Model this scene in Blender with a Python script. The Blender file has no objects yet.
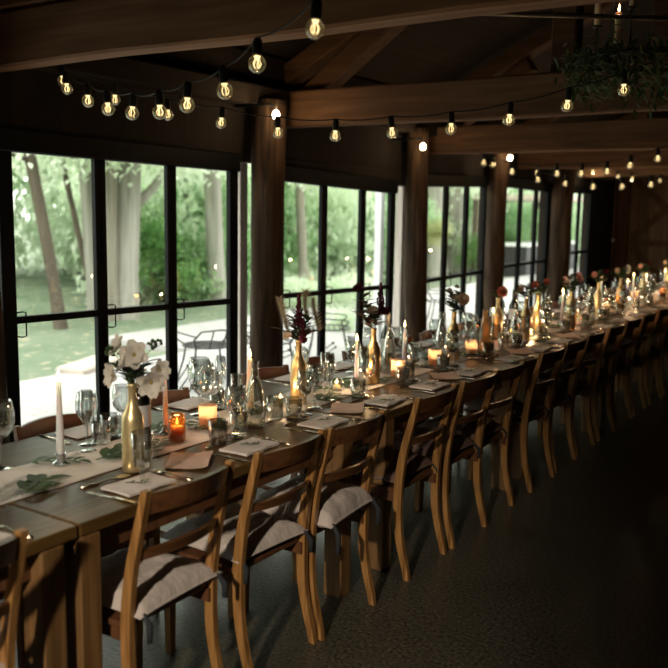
import bpy, math, random
from mathutils import Vector, Matrix, noise
R = math.radians
rnd = random.Random(7)
scene = bpy.context.scene
COL = scene.collection

# ------------------------------------------------------------------ camera
cam_d = bpy.data.cameras.new('camera'); cam = bpy.data.objects.new('camera', cam_d); COL.objects.link(cam)
F_, YA, PI_, RO = 874.386, 0.583787, 0.142594, 0.016911
fw = Vector((-math.sin(YA)*math.cos(PI_), math.cos(YA)*math.cos(PI_), -math.sin(PI_)))
r0 = Vector((math.cos(YA), math.sin(YA), 0)); u0 = r0.cross(fw)
rt = math.cos(RO)*r0 + math.sin(RO)*u0; up = -math.sin(RO)*r0 + math.cos(RO)*u0
m = Matrix((rt, up, -fw)).transposed().to_4x4(); m.translation = Vector((0, 0, 1.65))
cam.matrix_world = m
cam_d.sensor_width = 36; cam_d.lens = 36*F_/668; cam_d.clip_start = .05; cam_d.clip_end = 200
cam_d.dof.use_dof = True; cam_d.dof.focus_distance = 3.9; cam_d.dof.aperture_fstop = 2.4
scene.camera = cam

# ------------------------------------------------------------------ sky, lights, exposure
w = bpy.data.worlds.new('overcast_sky'); scene.world = w; w.use_nodes = True
bg = w.node_tree.nodes['Background']; bg.inputs[0].default_value = (.97, 1.0, .90, 1); bg.inputs[1].default_value = 4.5
def spot(name, loc, target, power, size, angle, blend, col):
    l = bpy.data.lights.new(name, 'SPOT'); l.energy = power; l.shadow_soft_size = size; l.color = col
    l.spot_size = R(angle); l.spot_blend = blend
    o = bpy.data.objects.new(name, l); COL.objects.link(o); o.location = loc
    o.rotation_euler = (Vector(target)-Vector(loc)).to_track_quat('-Z', 'Y').to_euler()
    return o
spot('ceiling_spot', (-.35, -2.2, 2.75), (-1.95, 2.3, .3), 620, .08, 29, 1.0, (1, .83, .62))
fl = bpy.data.lights.new('camera_side_fill', 'AREA'); fl.energy = 3.2; fl.shape = 'RECTANGLE'; fl.size = 1.0; fl.size_y = 2.0; fl.color = (1, .80, .62)  # added fill light behind the camera for beams and chairs; no doorway there
fo = bpy.data.objects.new('camera_side_fill', fl); COL.objects.link(fo); fo.location = (-.9, -2.0, 1.4)
fo.rotation_euler = (Vector((-2.2, 4, 2.2))-Vector((-.9, -2.0, 1.4))).to_track_quat('-Z', 'Y').to_euler()
vs = scene.view_settings
scene.display_settings.display_device = 'sRGB'
vs.view_transform = 'Standard'; vs.look = 'None'; vs.gamma = 1; vs.exposure = 0; vs.use_curve_mapping = False
scene.cycles.use_denoising = True
scene.cycles.max_bounces = 12; scene.cycles.transparent_max_bounces = 32
scene.cycles.diffuse_bounces = 4; scene.cycles.glossy_bounces = 4
scene.cycles.sample_clamp_indirect = 4

# ------------------------------------------------------------------ tagging
def tag(o, label=None, cat=None, group=None, kind=None):
    if label: o['label'] = label
    if cat: o['category'] = cat
    if group: o['group'] = group
    if kind: o['kind'] = kind
    return o
def empty(name, loc=(0, 0, 0), rz=0, label=None, cat=None, group=None, kind=None):
    o = bpy.data.objects.new(name, None); COL.objects.link(o); o.location = loc; o.rotation_euler = (0, 0, rz)
    o.empty_display_size = .05
    return tag(o, label, cat, group, kind)
def copy_tree(o, parent=None):
    c = o.copy(); COL.objects.link(c); c.parent = parent
    for ch in [x for x in KIDS.get(o.name, [])]:
        cc = copy_tree(ch, c); KIDS.setdefault(c.name, []).append(cc)
    return c
KIDS = {}
ORD = ['nearest', 'second', 'third', 'fourth', 'fifth', 'sixth', 'seventh', 'eighth', 'ninth', 'tenth', 'eleventh', 'twelfth', 'thirteenth',
       'fourteenth', 'fifteenth', 'sixteenth', 'seventeenth', 'eighteenth', 'nineteenth', 'twentieth', 'twenty-first', 'twenty-second', 'twenty-third',
       'twenty-fourth', 'twenty-fifth', 'twenty-sixth', 'twenty-seventh', 'twenty-eighth', 'twenty-ninth', 'thirtieth', 'thirty-first', 'thirty-second',
       'thirty-third', 'thirty-fourth', 'thirty-fifth', 'thirty-sixth', 'thirty-seventh', 'thirty-eighth', 'thirty-ninth', 'fortieth'] + \
      ['forty-'+a for a in ('first', 'second', 'third', 'fourth', 'fifth', 'sixth', 'seventh', 'eighth', 'ninth')]
def nth(i): return 'nearest the camera' if i == 0 else ORD[i] + ' from the camera'

# ------------------------------------------------------------------ mesh builder
class MB:
    def __init__(s): s.v = []; s.f = []; s.sm = []
    def add(s, vs_, fs, smooth=False):
        n = len(s.v); s.v += [tuple(x) for x in vs_]; s.f += [tuple(i+n for i in f) for f in fs]; s.sm += [smooth]*len(fs)
    def box(s, lo, hi, M=None, bev=0):
        x0, y0, z0 = lo; x1, y1, z1 = hi
        if bev:
            b = bev; V = []; 
            for (z, k) in ((z0, b), (z0+b, 0), (z1-b, 0), (z1, b)):
                V += [(x0+k+b*(k == 0)*0, y0+k, z), (x1-k, y0+k, z), (x1-k, y1-k, z), (x0+k, y1-k, z)]
            # chamfer vertical edges too by using octagonal rings
            V = []
            for (z, k) in ((z0, b), (z0+b, 0), (z1-b, 0), (z1, b)):
                a0, a1, c0, c1 = x0+k, x1-k, y0+k, y1-k
                V += [(a0+b, c0, z), (a1-b, c0, z), (a1, c0+b, z), (a1, c1-b, z), (a1-b, c1, z), (a0+b, c1, z), (a0, c1-b, z), (a0, c0+b, z)]
            Fs = [tuple(range(7, -1, -1)), tuple(range(24, 32))]
            for r in range(3):
                for i in range(8):
                    j = (i+1) % 8; Fs.append((r*8+i, r*8+j, r*8+8+j, r*8+8+i))
        else:
            V = [(x0, y0, z0), (x1, y0, z0), (x1, y1, z0), (x0, y1, z0), (x0, y0, z1), (x1, y0, z1), (x1, y1, z1), (x0, y1, z1)]
            Fs = [(0, 3, 2, 1), (4, 5, 6, 7), (0, 1, 5, 4), (1, 2, 6, 5), (2, 3, 7, 6), (3, 0, 4, 7)]
        if M is not None: V = [M @ Vector(p) for p in V]
        s.add(V, Fs); return s
    def bar(s, a, b, wx, wy, upv=(0, 0, 1)):
        a = Vector(a); b = Vector(b); d = (b-a); L = d.length; d.normalize(); u = Vector(upv)
        if abs(d.dot(u)) > .98: u = Vector((0, 1, 0))
        x = d.cross(u).normalized(); y = x.cross(d).normalized()
        M = Matrix((x, y, d)).transposed().to_4x4(); M.translation = a
        return s.box((-wx/2, -wy/2, 0), (wx/2, wy/2, L), M, bev=min(wx, wy)*.08)
    def sweep(s, pts, secs, closed_ends=True):
        """pts: list of ring vertex lists"""
        n = len(secs[0]); V = [p for ring in secs for p in ring]; Fs = []
        for r in range(len(secs)-1):
            for i in range(n):
                j = (i+1) % n; Fs.append((r*n+i, r*n+j, r*n+n+j, r*n+n+i))
        if closed_ends: Fs += [tuple(range(n-1, -1, -1)), tuple(range((len(secs)-1)*n, len(secs)*n))]
        s.add(V, Fs, False); return s
    def tube(s, pts, rad, k=8, cap=True):
        pts = [Vector(p) for p in pts]; n = len(pts)
        rr = rad if isinstance(rad, (list, tuple)) else [rad]*n
        V = []; px = None
        for i, p in enumerate(pts):
            d = (pts[min(i+1, n-1)]-pts[max(i-1, 0)])
            d = d.normalized() if d.length > 1e-9 else Vector((0, 0, 1))
            if px is None:
                u = Vector((0, 0, 1)) if abs(d.z) < .9 else Vector((1, 0, 0)); px = d.cross(u).normalized()
            else:
                px = (px - d*px.dot(d)).normalized()
            py = d.cross(px)
            V += [p + rr[i]*(math.cos(2*math.pi*j/k)*px + math.sin(2*math.pi*j/k)*py) for j in range(k)]
        Fs = []
        for r in range(n-1):
            for i in range(k):
                j = (i+1) % k; Fs.append((r*k+i, r*k+j, r*k+k+j, r*k+k+i))
        if cap: Fs += [tuple(range(k-1, -1, -1)), tuple(range((n-1)*k, n*k))]
        s.add(V, Fs, True); return s
    def lathe(s, prof, k=20, c=(0, 0, 0)):
        V = []; Fs = []; idx = []
        for (r, z) in prof:
            if r < 1e-5: idx.append([len(V)]); V.append((c[0], c[1], c[2]+z))
            else:
                idx.append(list(range(len(V), len(V)+k)))
                V += [(c[0]+r*math.cos(2*math.pi*j/k), c[1]+r*math.sin(2*math.pi*j/k), c[2]+z) for j in range(k)]
        for a, b in zip(idx, idx[1:]):
            for i in range(k):
                j = (i+1) % k
                if len(a) == 1 and len(b) == 1: break
                if len(a) == 1: Fs.append((a[0], b[j], b[i]))
                elif len(b) == 1: Fs.append((a[i], a[j], b[0]))
                else: Fs.append((a[i], a[j], b[j], b[i]))
        s.add(V, Fs, True); return s
    def sphere(s, c, r, k=10, sz=1):
        n = max(4, k//2)
        return s.lathe([(r*math.sin(math.pi*i/n), -r*sz*math.cos(math.pi*i/n)) for i in range(n+1)], k, c)
    def leaf(s, base, d, up_, L, W, bend=.25):
        d = Vector(d).normalized(); up_ = Vector(up_); x = d.cross(up_)
        if x.length < 1e-4: x = d.cross(Vector((1, .3, .2)))
        x.normalize(); n = x.cross(d).normalized(); base = Vector(base)
        P = lambda t, w_: base + d*L*t + x*W*w_*.5 - n*L*bend*t*t + n*abs(w_)*W*.12
        V = [P(0, 0), P(.3, -.85), P(.35, 0), P(.3, .85), P(.65, -.8), P(.68, 0), P(.65, .8), P(1, 0)]
        s.add(V, [(0, 1, 2), (0, 2, 3), (1, 4, 5, 2), (2, 5, 6, 3), (4, 7, 5), (5, 7, 6)], True); return s
    def build(s, name, mat, parent=None, loc=None, rz=0):
        me = bpy.data.meshes.new(name); me.from_pydata(s.v, [], s.f)
        me.polygons.foreach_set('use_smooth', s.sm); me.materials.append(mat); me.update()
        o = bpy.data.objects.new(name, me); COL.objects.link(o)
        if parent is not None: o.parent = parent; KIDS.setdefault(parent.name, []).append(o)
        if loc is not None: o.location = loc; o.rotation_euler = (0, 0, rz)
        return o

# ------------------------------------------------------------------ materials
def mat(name):
    m = bpy.data.materials.new(name); m.use_nodes = True
    nt = m.node_tree; return m, nt, nt.nodes['Principled BSDF']
def N(nt, t, **kw):
    n = nt.nodes.new(t)
    for k, v in kw.items():
        if hasattr(n, k): setattr(n, k, v)
        else: n.inputs[k.replace('_', ' ')].default_value = v
    return n
def ramp(nt, fac, stops):
    r = N(nt, 'ShaderNodeValToRGB'); e = r.color_ramp.elements
    while len(e) > 1: e.remove(e[-1])
    e[0].position = stops[0][0]; e[0].color = (*stops[0][1], 1)
    for p, c in stops[1:]:
        x = e.new(p); x.color = (*c, 1)
    nt.links.new(fac, r.inputs[0]); return r
def plain(name, col, rough=.6, metal=0, spec=.5, noise_amt=.15, nscale=20, bump=0, trans=0, sheen=0):
    m, nt, b = mat(name)
    tc = N(nt, 'ShaderNodeTexCoord'); nz = N(nt, 'ShaderNodeTexNoise', Scale=nscale, Detail=5)
    nt.links.new(tc.outputs['Object'], nz.inputs['Vector'])
    a = tuple(c*(1-noise_amt) for c in col); c2 = tuple(min(1, c*(1+noise_amt)) for c in col)
    r = ramp(nt, nz.outputs[0], [(.3, a), (.7, c2)]); nt.links.new(r.outputs[0], b.inputs['Base Color'])
    b.inputs['Roughness'].default_value = rough; b.inputs['Metallic'].default_value = metal; b.inputs['Specular IOR Level'].default_value = spec
    b.inputs['Transmission Weight'].default_value = trans
    if sheen: b.inputs['Sheen Weight'].default_value = sheen
    if bump:
        bp = N(nt, 'ShaderNodeBump', Strength=bump); bp.inputs['Distance'].default_value = .01
        nt.links.new(nz.outputs[0], bp.inputs['Height']); nt.links.new(bp.outputs[0], b.inputs['Normal'])
    return m
def wood(name, c1, c2, rough=.4, axis='Z', scale=1.0, bump=.15, plank=0, plank_axis=0, spec=.5):
    m, nt, b = mat(name)
    tc = N(nt, 'ShaderNodeTexCoord'); mp = N(nt, 'ShaderNodeMapping')
    st = {'X': (1.2, 18, 18), 'Y': (18, 1.2, 18), 'Z': (18, 18, 1.2)}[axis]
    mp.inputs['Scale'].default_value = tuple(x*scale for x in st)
    nt.links.new(tc.outputs['Object'], mp.inputs[0])
    nz = N(nt, 'ShaderNodeTexNoise', Scale=2.0, Detail=8, Distortion=.8); nt.links.new(mp.outputs[0], nz.inputs['Vector'])
    r = ramp(nt, nz.outputs[0], [(.25, c1), (.5, tuple((x+y)/2 for x, y in zip(c1, c2))), (.75, c2)])
    out = r.outputs[0]; hgt = nz.outputs[0]
    if plank:
        sp = N(nt, 'ShaderNodeSeparateXYZ'); nt.links.new(tc.outputs['Object'], sp.inputs[0])
        d = N(nt, 'ShaderNodeMath', operation='DIVIDE'); d.inputs[1].default_value = plank; nt.links.new(sp.outputs[plank_axis], d.inputs[0])
        fr = N(nt, 'ShaderNodeMath', operation='FRACT'); nt.links.new(d.outputs[0], fr.inputs[0])
        g = ramp(nt, fr.outputs[0], [(0, (0, 0, 0)), (.03, (1, 1, 1)), (.97, (1, 1, 1)), (1, (0, 0, 0))])
        fl_ = N(nt, 'ShaderNodeMath', operation='FLOOR'); nt.links.new(d.outputs[0], fl_.inputs[0])
        wn = N(nt, 'ShaderNodeTexWhiteNoise', noise_dimensions='1D'); nt.links.new(fl_.outputs[0], wn.inputs['W'])
        vr = ramp(nt, wn.outputs[0], [(0, (.7, .7, .7)), (1, (1.15, 1.1, 1.0))])
        m1 = N(nt, 'ShaderNodeMix', data_type='RGBA', blend_type='MULTIPLY'); m1.inputs[0].default_value = 1
        nt.links.new(out, m1.inputs[6]); nt.links.new(vr.outputs[0], m1.inputs[7])
        m2 = N(nt, 'ShaderNodeMix', data_type='RGBA', blend_type='MULTIPLY'); m2.inputs[0].default_value = .85
        nt.links.new(m1.outputs[2], m2.inputs[6]); nt.links.new(g.outputs[0], m2.inputs[7]); out = m2.outputs[2]
    nt.links.new(out, b.inputs['Base Color']); b.inputs['Roughness'].default_value = rough; b.inputs['Specular IOR Level'].default_value = spec
    if bump:
        bp = N(nt, 'ShaderNodeBump', Strength=bump); bp.inputs['Distance'].default_value = .004
        nt.links.new(hgt, bp.inputs['Height']); nt.links.new(bp.outputs[0], b.inputs['Normal'])
    return m
def glassy(name, tint=(1, 1, 1), refl=.9, edge=.6, rough=.0, minr=.04, extra=None):
    """thin clear glass: see-through with a reflecting surface that strengthens at grazing angles"""
    m = bpy.data.materials.new(name); m.use_nodes = True; nt = m.node_tree; nt.nodes.clear()
    o = N(nt, 'ShaderNodeOutputMaterial'); t = N(nt, 'ShaderNodeBsdfTransparent'); t.inputs[0].default_value = (*tint, 1)
    g = N(nt, 'ShaderNodeBsdfGlossy'); g.inputs[0].default_value = (refl, refl, refl, 1); g.inputs[1].default_value = rough
    lw = N(nt, 'ShaderNodeLayerWeight'); lw.inputs[0].default_value = .35
    mr = N(nt, 'ShaderNodeMapRange'); mr.inputs[3].default_value = minr; mr.inputs[4].default_value = edge
    nt.links.new(lw.outputs[1], mr.inputs[0])
    mx = N(nt, 'ShaderNodeMixShader'); nt.links.new(mr.outputs[0], mx.inputs[0]); nt.links.new(t.outputs[0], mx.inputs[1]); nt.links.new(g.outputs[0], mx.inputs[2])
    last = mx
    if extra:
        col, fac = extra
        tr = N(nt, 'ShaderNodeBsdfTranslucent'); tr.inputs[0].default_value = (*col, 1)
        m2 = N(nt, 'ShaderNodeMixShader'); m2.inputs[0].default_value = fac
        nt.links.new(mx.outputs[0], m2.inputs[1]); nt.links.new(tr.outputs[0], m2.inputs[2]); last = m2
    nt.links.new(last.outputs[0], o.inputs[0]); return m
def emit(name, col, s):
    m = bpy.data.materials.new(name); m.use_nodes = True; nt = m.node_tree; nt.nodes.clear()
    o = N(nt, 'ShaderNodeOutputMaterial'); e = N(nt, 'ShaderNodeEmission'); e.inputs[0].default_value = (*col, 1); e.inputs[1].default_value = s
    nt.links.new(e.outputs[0], o.inputs[0]); return m
def leafy(name, c1, c2, tr=.35, scale=3, rough=.6):
    m = bpy.data.materials.new(name); m.use_nodes = True; nt = m.node_tree; b = nt.nodes['Principled BSDF']; o = nt.nodes['Material Output']
    tc = N(nt, 'ShaderNodeTexCoord'); nz = N(nt, 'ShaderNodeTexNoise', Scale=scale, Detail=4); nt.links.new(tc.outputs['Object'], nz.inputs['Vector'])
    r = ramp(nt, nz.outputs[0], [(.3, c1), (.7, c2)]); nt.links.new(r.outputs[0], b.inputs['Base Color']); b.inputs['Roughness'].default_value = rough
    t = N(nt, 'ShaderNodeBsdfTranslucent'); nt.links.new(r.outputs[0], t.inputs[0])
    mx = N(nt, 'ShaderNodeMixShader'); mx.inputs[0].default_value = tr
    nt.links.new(b.outputs[0], mx.inputs[1]); nt.links.new(t.outputs[0], mx.inputs[2]); nt.links.new(mx.outputs[0], o.inputs[0]); return m

M = {}
M['oak'] = wood('oak', (.16, .07, .02), (.58, .31, .11), rough=.33, axis='Z', bump=.2, scale=1.4)
M['oak_rail'] = wood('oak_rail', (.07, .028, .011), (.19, .085, .034), rough=.3, axis='Y', bump=.1)
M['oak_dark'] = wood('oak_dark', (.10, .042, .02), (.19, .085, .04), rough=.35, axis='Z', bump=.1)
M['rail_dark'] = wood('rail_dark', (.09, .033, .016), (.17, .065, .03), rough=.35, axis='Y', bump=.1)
M['table'] = wood('table_wood', (.045, .027, .009), (.17, .10, .034), rough=.36, axis='Y', scale=.6, plank=.1527, plank_axis=0, bump=.2, spec=.22)
M['table_leg'] = wood('table_leg', (.12, .06, .02), (.30, .17, .07), rough=.5, axis='Z')
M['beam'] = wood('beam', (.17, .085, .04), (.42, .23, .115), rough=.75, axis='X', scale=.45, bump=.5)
M['beam_z'] = wood('beam_z', (.09, .045, .022), (.20, .105, .05), rough=.8, axis='Z', scale=.5, bump=.5)
M['log'] = wood('log', (.003, .002, .0015), (.11, .058, .028), rough=.9, axis='Z', scale=.7, bump=.9)
M['weathered'] = wood('weathered', (.42, .36, .32), (.75, .68, .62), rough=.9, axis='Z', scale=.8, bump=.6)
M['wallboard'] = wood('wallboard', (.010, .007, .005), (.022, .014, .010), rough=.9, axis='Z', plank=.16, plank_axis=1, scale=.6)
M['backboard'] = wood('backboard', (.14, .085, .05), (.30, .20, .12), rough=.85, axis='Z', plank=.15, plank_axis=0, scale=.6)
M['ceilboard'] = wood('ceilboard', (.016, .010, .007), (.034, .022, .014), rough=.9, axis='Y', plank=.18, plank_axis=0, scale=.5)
M['steel'] = plain('black_steel', (.005, .006, .007), rough=.6, spec=.2)
M['iron'] = plain('iron', (.04, .04, .042), rough=.5, metal=.3)
M['beam_black'] = wood('beam_black', (.012, .008, .006), (.03, .02, .013), rough=.9, axis='Y')
M['beam_roof_shaded'] = wood('beam_roof_shaded', (.06, .03, .014), (.15, .08, .038), rough=.85, axis='X', scale=.5, bump=.4)  # darker copy of the beam timber, roof shade put into its colour
M['beam_far_shaded'] = wood('beam_far_shaded', (.075, .038, .019), (.22, .12, .06), rough=.8, axis='X', scale=.5, bump=.5)  # beam timber darkened to paint in light falloff on the farther tie beams
M['rod'] = plain('rod_steel', (.35, .32, .28), rough=.4, metal=.8)
M['pane'] = glassy('window_glass', (.96, .97, .96), .9, .38, minr=.05)
M['glass'] = glassy('clear_glass', (.90, .92, .91), 1, .95, rough=.01, minr=.08)
M['amber'] = glassy('amber_glass', (.84, .52, .24), .8, .6, rough=.03, minr=.06, extra=((.9, .55, .25), .04))
M['frost'] = glassy('peach_frosted_glass', (.95, .8, .66), .6, .3, rough=.3, minr=.04, extra=((1, .78, .62), .8))
M['bulb_glass'] = glassy('bulb_glass', (.93, .88, .70), .9, .8, rough=.05, minr=.08, extra=((1, .9, .6), .08))
M['wine_dark'] = plain('dark_bottle_glass', (.012, .014, .010), rough=.06, spec=.8)
M['wine_green'] = plain('green_bottle_glass', (.015, .03, .014), rough=.07, spec=.8)
M['gold'] = plain('gold_paint', (.80, .56, .26), rough=.33, metal=.85, noise_amt=.12, nscale=40, bump=.15)
M['gold_pale'] = plain('pale_gold_paint', (.82, .68, .38), rough=.36, metal=.7, noise_amt=.12, nscale=40, bump=.15)
M['label'] = plain('bottle_label', (.55, .56, .58), rough=.6)
M['foil'] = plain('bottle_foil', (.06, .055, .06), rough=.35, metal=.5)
M['foil_pale'] = plain('pale_foil', (.45, .45, .42), rough=.4, metal=.4)
M['cork'] = plain('cork', (.42, .28, .16), rough=.9, nscale=120)
M['wax'] = plain('white_wax', (.90, .89, .97), rough=.45, noise_amt=.04)
M['wax_pink'] = plain('blush_wax', (.85, .62, .55), rough=.45, noise_amt=.04)
M['wax_cream'] = plain('cream_wax', (.86, .70, .50), rough=.45, noise_amt=.04)
M['wax_orange'] = plain('orange_wax', (.88, .60, .36), rough=.45, noise_amt=.04)
for k in ('wax', 'wax_pink', 'wax_cream', 'wax_orange'):
    b = M[k].node_tree.nodes['Principled BSDF']; b.inputs['Subsurface Weight'].default_value = .5; b.inputs['Subsurface Scale'].default_value = .02
    b.inputs['Subsurface Radius'].default_value = (1, .5, .3)
M['wick'] = plain('wick', (.02, .015, .01), rough=.9)
M['flame'] = emit('flame', (1, .62, .26), 14)
M['filament'] = emit('filament', (1, .76, .42), 3.0)
M['lampglow'] = emit('lamp_glow', (1, .74, .42), 60)
M['rubber'] = plain('black_rubber', (.012, .012, .012), rough=.6)
M['cushion'] = plain('cushion_linen', (.64, .57, .54), rough=.9, nscale=26, noise_amt=.08, bump=.7, sheen=.2)
M['cushion_dark'] = plain('cushion_brown', (.20, .13, .105), rough=.85, nscale=60, noise_amt=.1, bump=.25)
M['tie'] = plain('cushion_tie', (.03, .034, .042), rough=.9)
M['runner'] = plain('runner_linen', (.74, .71, .68), rough=.95, nscale=9, noise_amt=.16, bump=.4)
M['napkin'] = plain('napkin_linen', (.80, .75, .73), rough=.9, nscale=25, noise_amt=.06, bump=.2)
M['paper'] = plain('menu_paper', (.62, .44, .36), rough=.8, noise_amt=.04)
M['cutlery'] = plain('cutlery_steel', (.60, .52, .42), rough=.2, metal=1)
M['leafdk'] = leafy('dark_leaf', (.035, .075, .025), (.07, .13, .045), .2, 30)
M['leafburg'] = leafy('burgundy_leaf', (.05, .022, .02), (.10, .05, .035), .2, 30)
M['petal_white'] = leafy('white_petal', (.84, .81, .76), (.95, .93, .89), .35, 10)
M['petal_burg'] = leafy('burgundy_petal', (.10, .012, .02), (.20, .02, .04), .15, 20)
M['petal_coral'] = leafy('coral_petal', (.75, .22, .13), (.85, .34, .22), .3, 20)
M['petal_cream'] = leafy('cream_petal', (.72, .52, .36), (.85, .68, .50), .3, 20)
M['petal_pink'] = leafy('pink_petal', (.70, .32, .28), (.82, .46, .38), .3, 20)
M['stamen'] = plain('stamen', (.35, .28, .08), rough=.8, nscale=80)
M['pampas'] = leafy('pampas', (.55, .47, .34), (.75, .66, .50), .4, 20)
M['stem'] = leafy('stem_green', (.06, .10, .03), (.10, .16, .05), .1, 20)
M['foliage'] = leafy('foliage', (.21, .40, .19), (.52, .70, .42), .5, .6)
M['foliage_dk'] = leafy('foliage_deep', (.12, .28, .08), (.28, .46, .17), .5, .6)
M['foliage_lt'] = leafy('foliage_pale', (.62, .74, .55), (.90, .95, .82), .5, .6)  # near-white green: garden haze and pale glow put into the leaf colour
M['foliage_ol'] = leafy('foliage_yellow', (.40, .44, .22), (.66, .64, .34), .5, .6)
M['bark'] = wood('bark', (.16, .14, .11), (.36, .33, .27), rough=.95, axis='Z', scale=.25, bump=.8)
M['bark_pale'] = wood('bark_pale', (.20, .19, .16), (.46, .44, .39), rough=.95, axis='Z', scale=.25, bump=.8)
M['bark_brown'] = wood('bark_brown', (.06, .048, .035), (.15, .12, .09), rough=.95, axis='Z', scale=.25, bump=.8)
M['stone'] = plain('stone', (.55, .48, .42), rough=.95, nscale=6, bump=.6)
M['whitepaint'] = plain('white_paint', (.78, .80, .80), rough=.6, noise_amt=.05)
M['shedroof'] = plain('shed_roof', (.50, .44, .36), rough=.9)

# floor: polished concrete with dark speckle
def floor_mat():
    m, nt, b = mat('polished_concrete')
    tc = N(nt, 'ShaderNodeTexCoord'); nz = N(nt, 'ShaderNodeTexNoise', Scale=1.3, Detail=6)
    n2 = N(nt, 'ShaderNodeTexNoise', Scale=70, Detail=3); vo = N(nt, 'ShaderNodeTexVoronoi', Scale=55)
    for n in (nz, n2, vo): nt.links.new(tc.outputs['Object'], n.inputs['Vector'])
    r = ramp(nt, nz.outputs[0], [(.3, (.060, .056, .045)), (.7, (.105, .098, .078))])
    r2 = ramp(nt, n2.outputs[0], [(.36, (.18, .17, .15)), (.47, (1, 1, 1)), (.58, (1.1, 1.1, 1.05)), (.70, (2.4, 2.3, 2.1))])
    mx = N(nt, 'ShaderNodeMix', data_type='RGBA', blend_type='MULTIPLY'); mx.inputs[0].default_value = .9
    nt.links.new(r.outputs[0], mx.inputs[6]); nt.links.new(r2.outputs[0], mx.inputs[7]); nt.links.new(mx.outputs[2], b.inputs['Base Color'])
    rr = ramp(nt, nz.outputs[0], [(.3, (.28, .28, .28)), (.7, (.42, .42, .42))]); nt.links.new(rr.outputs[0], b.inputs['Roughness'])
    b.inputs['Specular IOR Level'].default_value = .4
    return m
M['floor'] = floor_mat()
def lawn_mat():
    m, nt, b = mat('lawn')
    tc = N(nt, 'ShaderNodeTexCoord'); nz = N(nt, 'ShaderNodeTexNoise', Scale=.9, Detail=6); v = N(nt, 'ShaderNodeTexNoise', Scale=6.5, Detail=4)
    nt.links.new(tc.outputs['Object'], nz.inputs['Vector']); nt.links.new(tc.outputs['Object'], v.inputs['Vector'])
    r = ramp(nt, nz.outputs[0], [(.3, (.105, .155, .095)), (.7, (.19, .23, .165))])
    r2 = ramp(nt, v.outputs[0], [(.58, (0, 0, 0)), (.66, (1, 1, 1))])
    mx = N(nt, 'ShaderNodeMix', data_type='RGBA'); nt.links.new(r2.outputs[0], mx.inputs[0]); nt.links.new(r.outputs[0], mx.inputs[6]); mx.inputs[7].default_value = (.36, .32, .23, 1)
    nt.links.new(mx.outputs[2], b.inputs['Base Color']); b.inputs['Roughness'].default_value = .9
    return m
M['lawn'] = lawn_mat()
def patio_mat():
    m, nt, b = mat('patio_stone')
    tc = N(nt, 'ShaderNodeTexCoord'); br = N(nt, 'ShaderNodeTexBrick', Scale=1.6); nt.links.new(tc.outputs['Object'], br.inputs['Vector'])
    br.inputs['Color1'].default_value = (.47, .45, .46, 1); br.inputs['Color2'].default_value = (.42, .40, .41, 1); br.inputs['Mortar'].default_value = (.33, .32, .31, 1); br.inputs['Mortar Size'].default_value = .012
    nt.links.new(br.outputs[0], b.inputs['Base Color']); b.inputs['Roughness'].default_value = .8
    return m
M['patio'] = patio_mat()

WX = -4.1      # inner plane of the window wall
ZC = 1.65
# ------------------------------------------------------------------ SHELL
MB().box((-4.2, -3.6, -.12), (4.2, 14.5, 0)).build('floor', M['floor']).__setitem__('kind', 'structure')
def struct(mb, name, m_, parent=None):
    o = mb.build(name, m_, parent)
    if parent is None: o['kind'] = 'structure'
    return o
struct(MB().box((-80, -40, -.30), (-7.0, 90, -.10)), 'lawn', M['lawn'])
struct(MB().box((-7.0, -10, -.25), (-4.2, 7.6, -.03)).box((-8.6, 7.6, -.25), (-4.2, 60, -.03)), 'patio', M['patio'])
# wall above and below windows
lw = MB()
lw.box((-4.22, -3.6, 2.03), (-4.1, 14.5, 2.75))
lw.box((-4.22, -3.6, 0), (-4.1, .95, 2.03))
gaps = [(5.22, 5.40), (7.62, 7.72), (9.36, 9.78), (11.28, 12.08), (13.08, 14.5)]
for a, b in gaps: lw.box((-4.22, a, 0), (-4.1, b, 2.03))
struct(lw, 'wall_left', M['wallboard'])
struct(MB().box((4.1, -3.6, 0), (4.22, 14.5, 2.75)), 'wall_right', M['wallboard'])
bw = MB(); bw.add([(-4.22, 14.4, 0), (4.22, 14.4, 0), (4.22, 14.4, 2.75), (0, 14.4, 4.9), (-4.22, 14.4, 2.75), (-4.22, 14.52, 0), (4.22, 14.52, 0), (4.22, 14.52, 2.75), (0, 14.52, 4.9), (-4.22, 14.52, 2.75)],
    [(0, 1, 2, 3, 4), (9, 8, 7, 6, 5), (0, 5, 6, 1), (1, 6, 7, 2), (2, 7, 8, 3), (3, 8, 9, 4), (4, 9, 5, 0)])
struct(bw, 'wall_back', M['backboard'])
bw = MB(); bw.add([(-4.22, -3.7, 0), (4.22, -3.7, 0), (4.22, -3.7, 2.75), (0, -3.7, 4.9), (-4.22, -3.7, 2.75), (-4.22, -3.6, 0), (4.22, -3.6, 0), (4.22, -3.6, 2.75), (0, -3.6, 4.9), (-4.22, -3.6, 2.75)],
    [(0, 1, 2, 3, 4), (9, 8, 7, 6, 5), (0, 5, 6, 1), (1, 6, 7, 2), (2, 7, 8, 3), (3, 8, 9, 4), (4, 9, 5, 0)])
struct(bw, 'wall_front', M['backboard'])
ce = MB()
def prism(mb, poly, y0, y1):
    n = len(poly); V = [(x, y0, z) for x, z in poly] + [(x, y1, z) for x, z in poly]
    mb.add(V, [tuple(range(n)), tuple(range(2*n-1, n-1, -1))] + [(i, i+n, (i+1) % n+n, (i+1) % n) for i in range(n)])
prism(ce, [(-4.9, 2.38), (0, 4.9), (0, 5.05), (-4.9, 2.55)], -3.7, 14.6)
prism(ce, [(4.9, 2.38), (0, 4.9), (0, 5.05), (4.9, 2.55)], -3.7, 14.6)
struct(ce, 'ceiling', M['ceilboard'])
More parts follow.
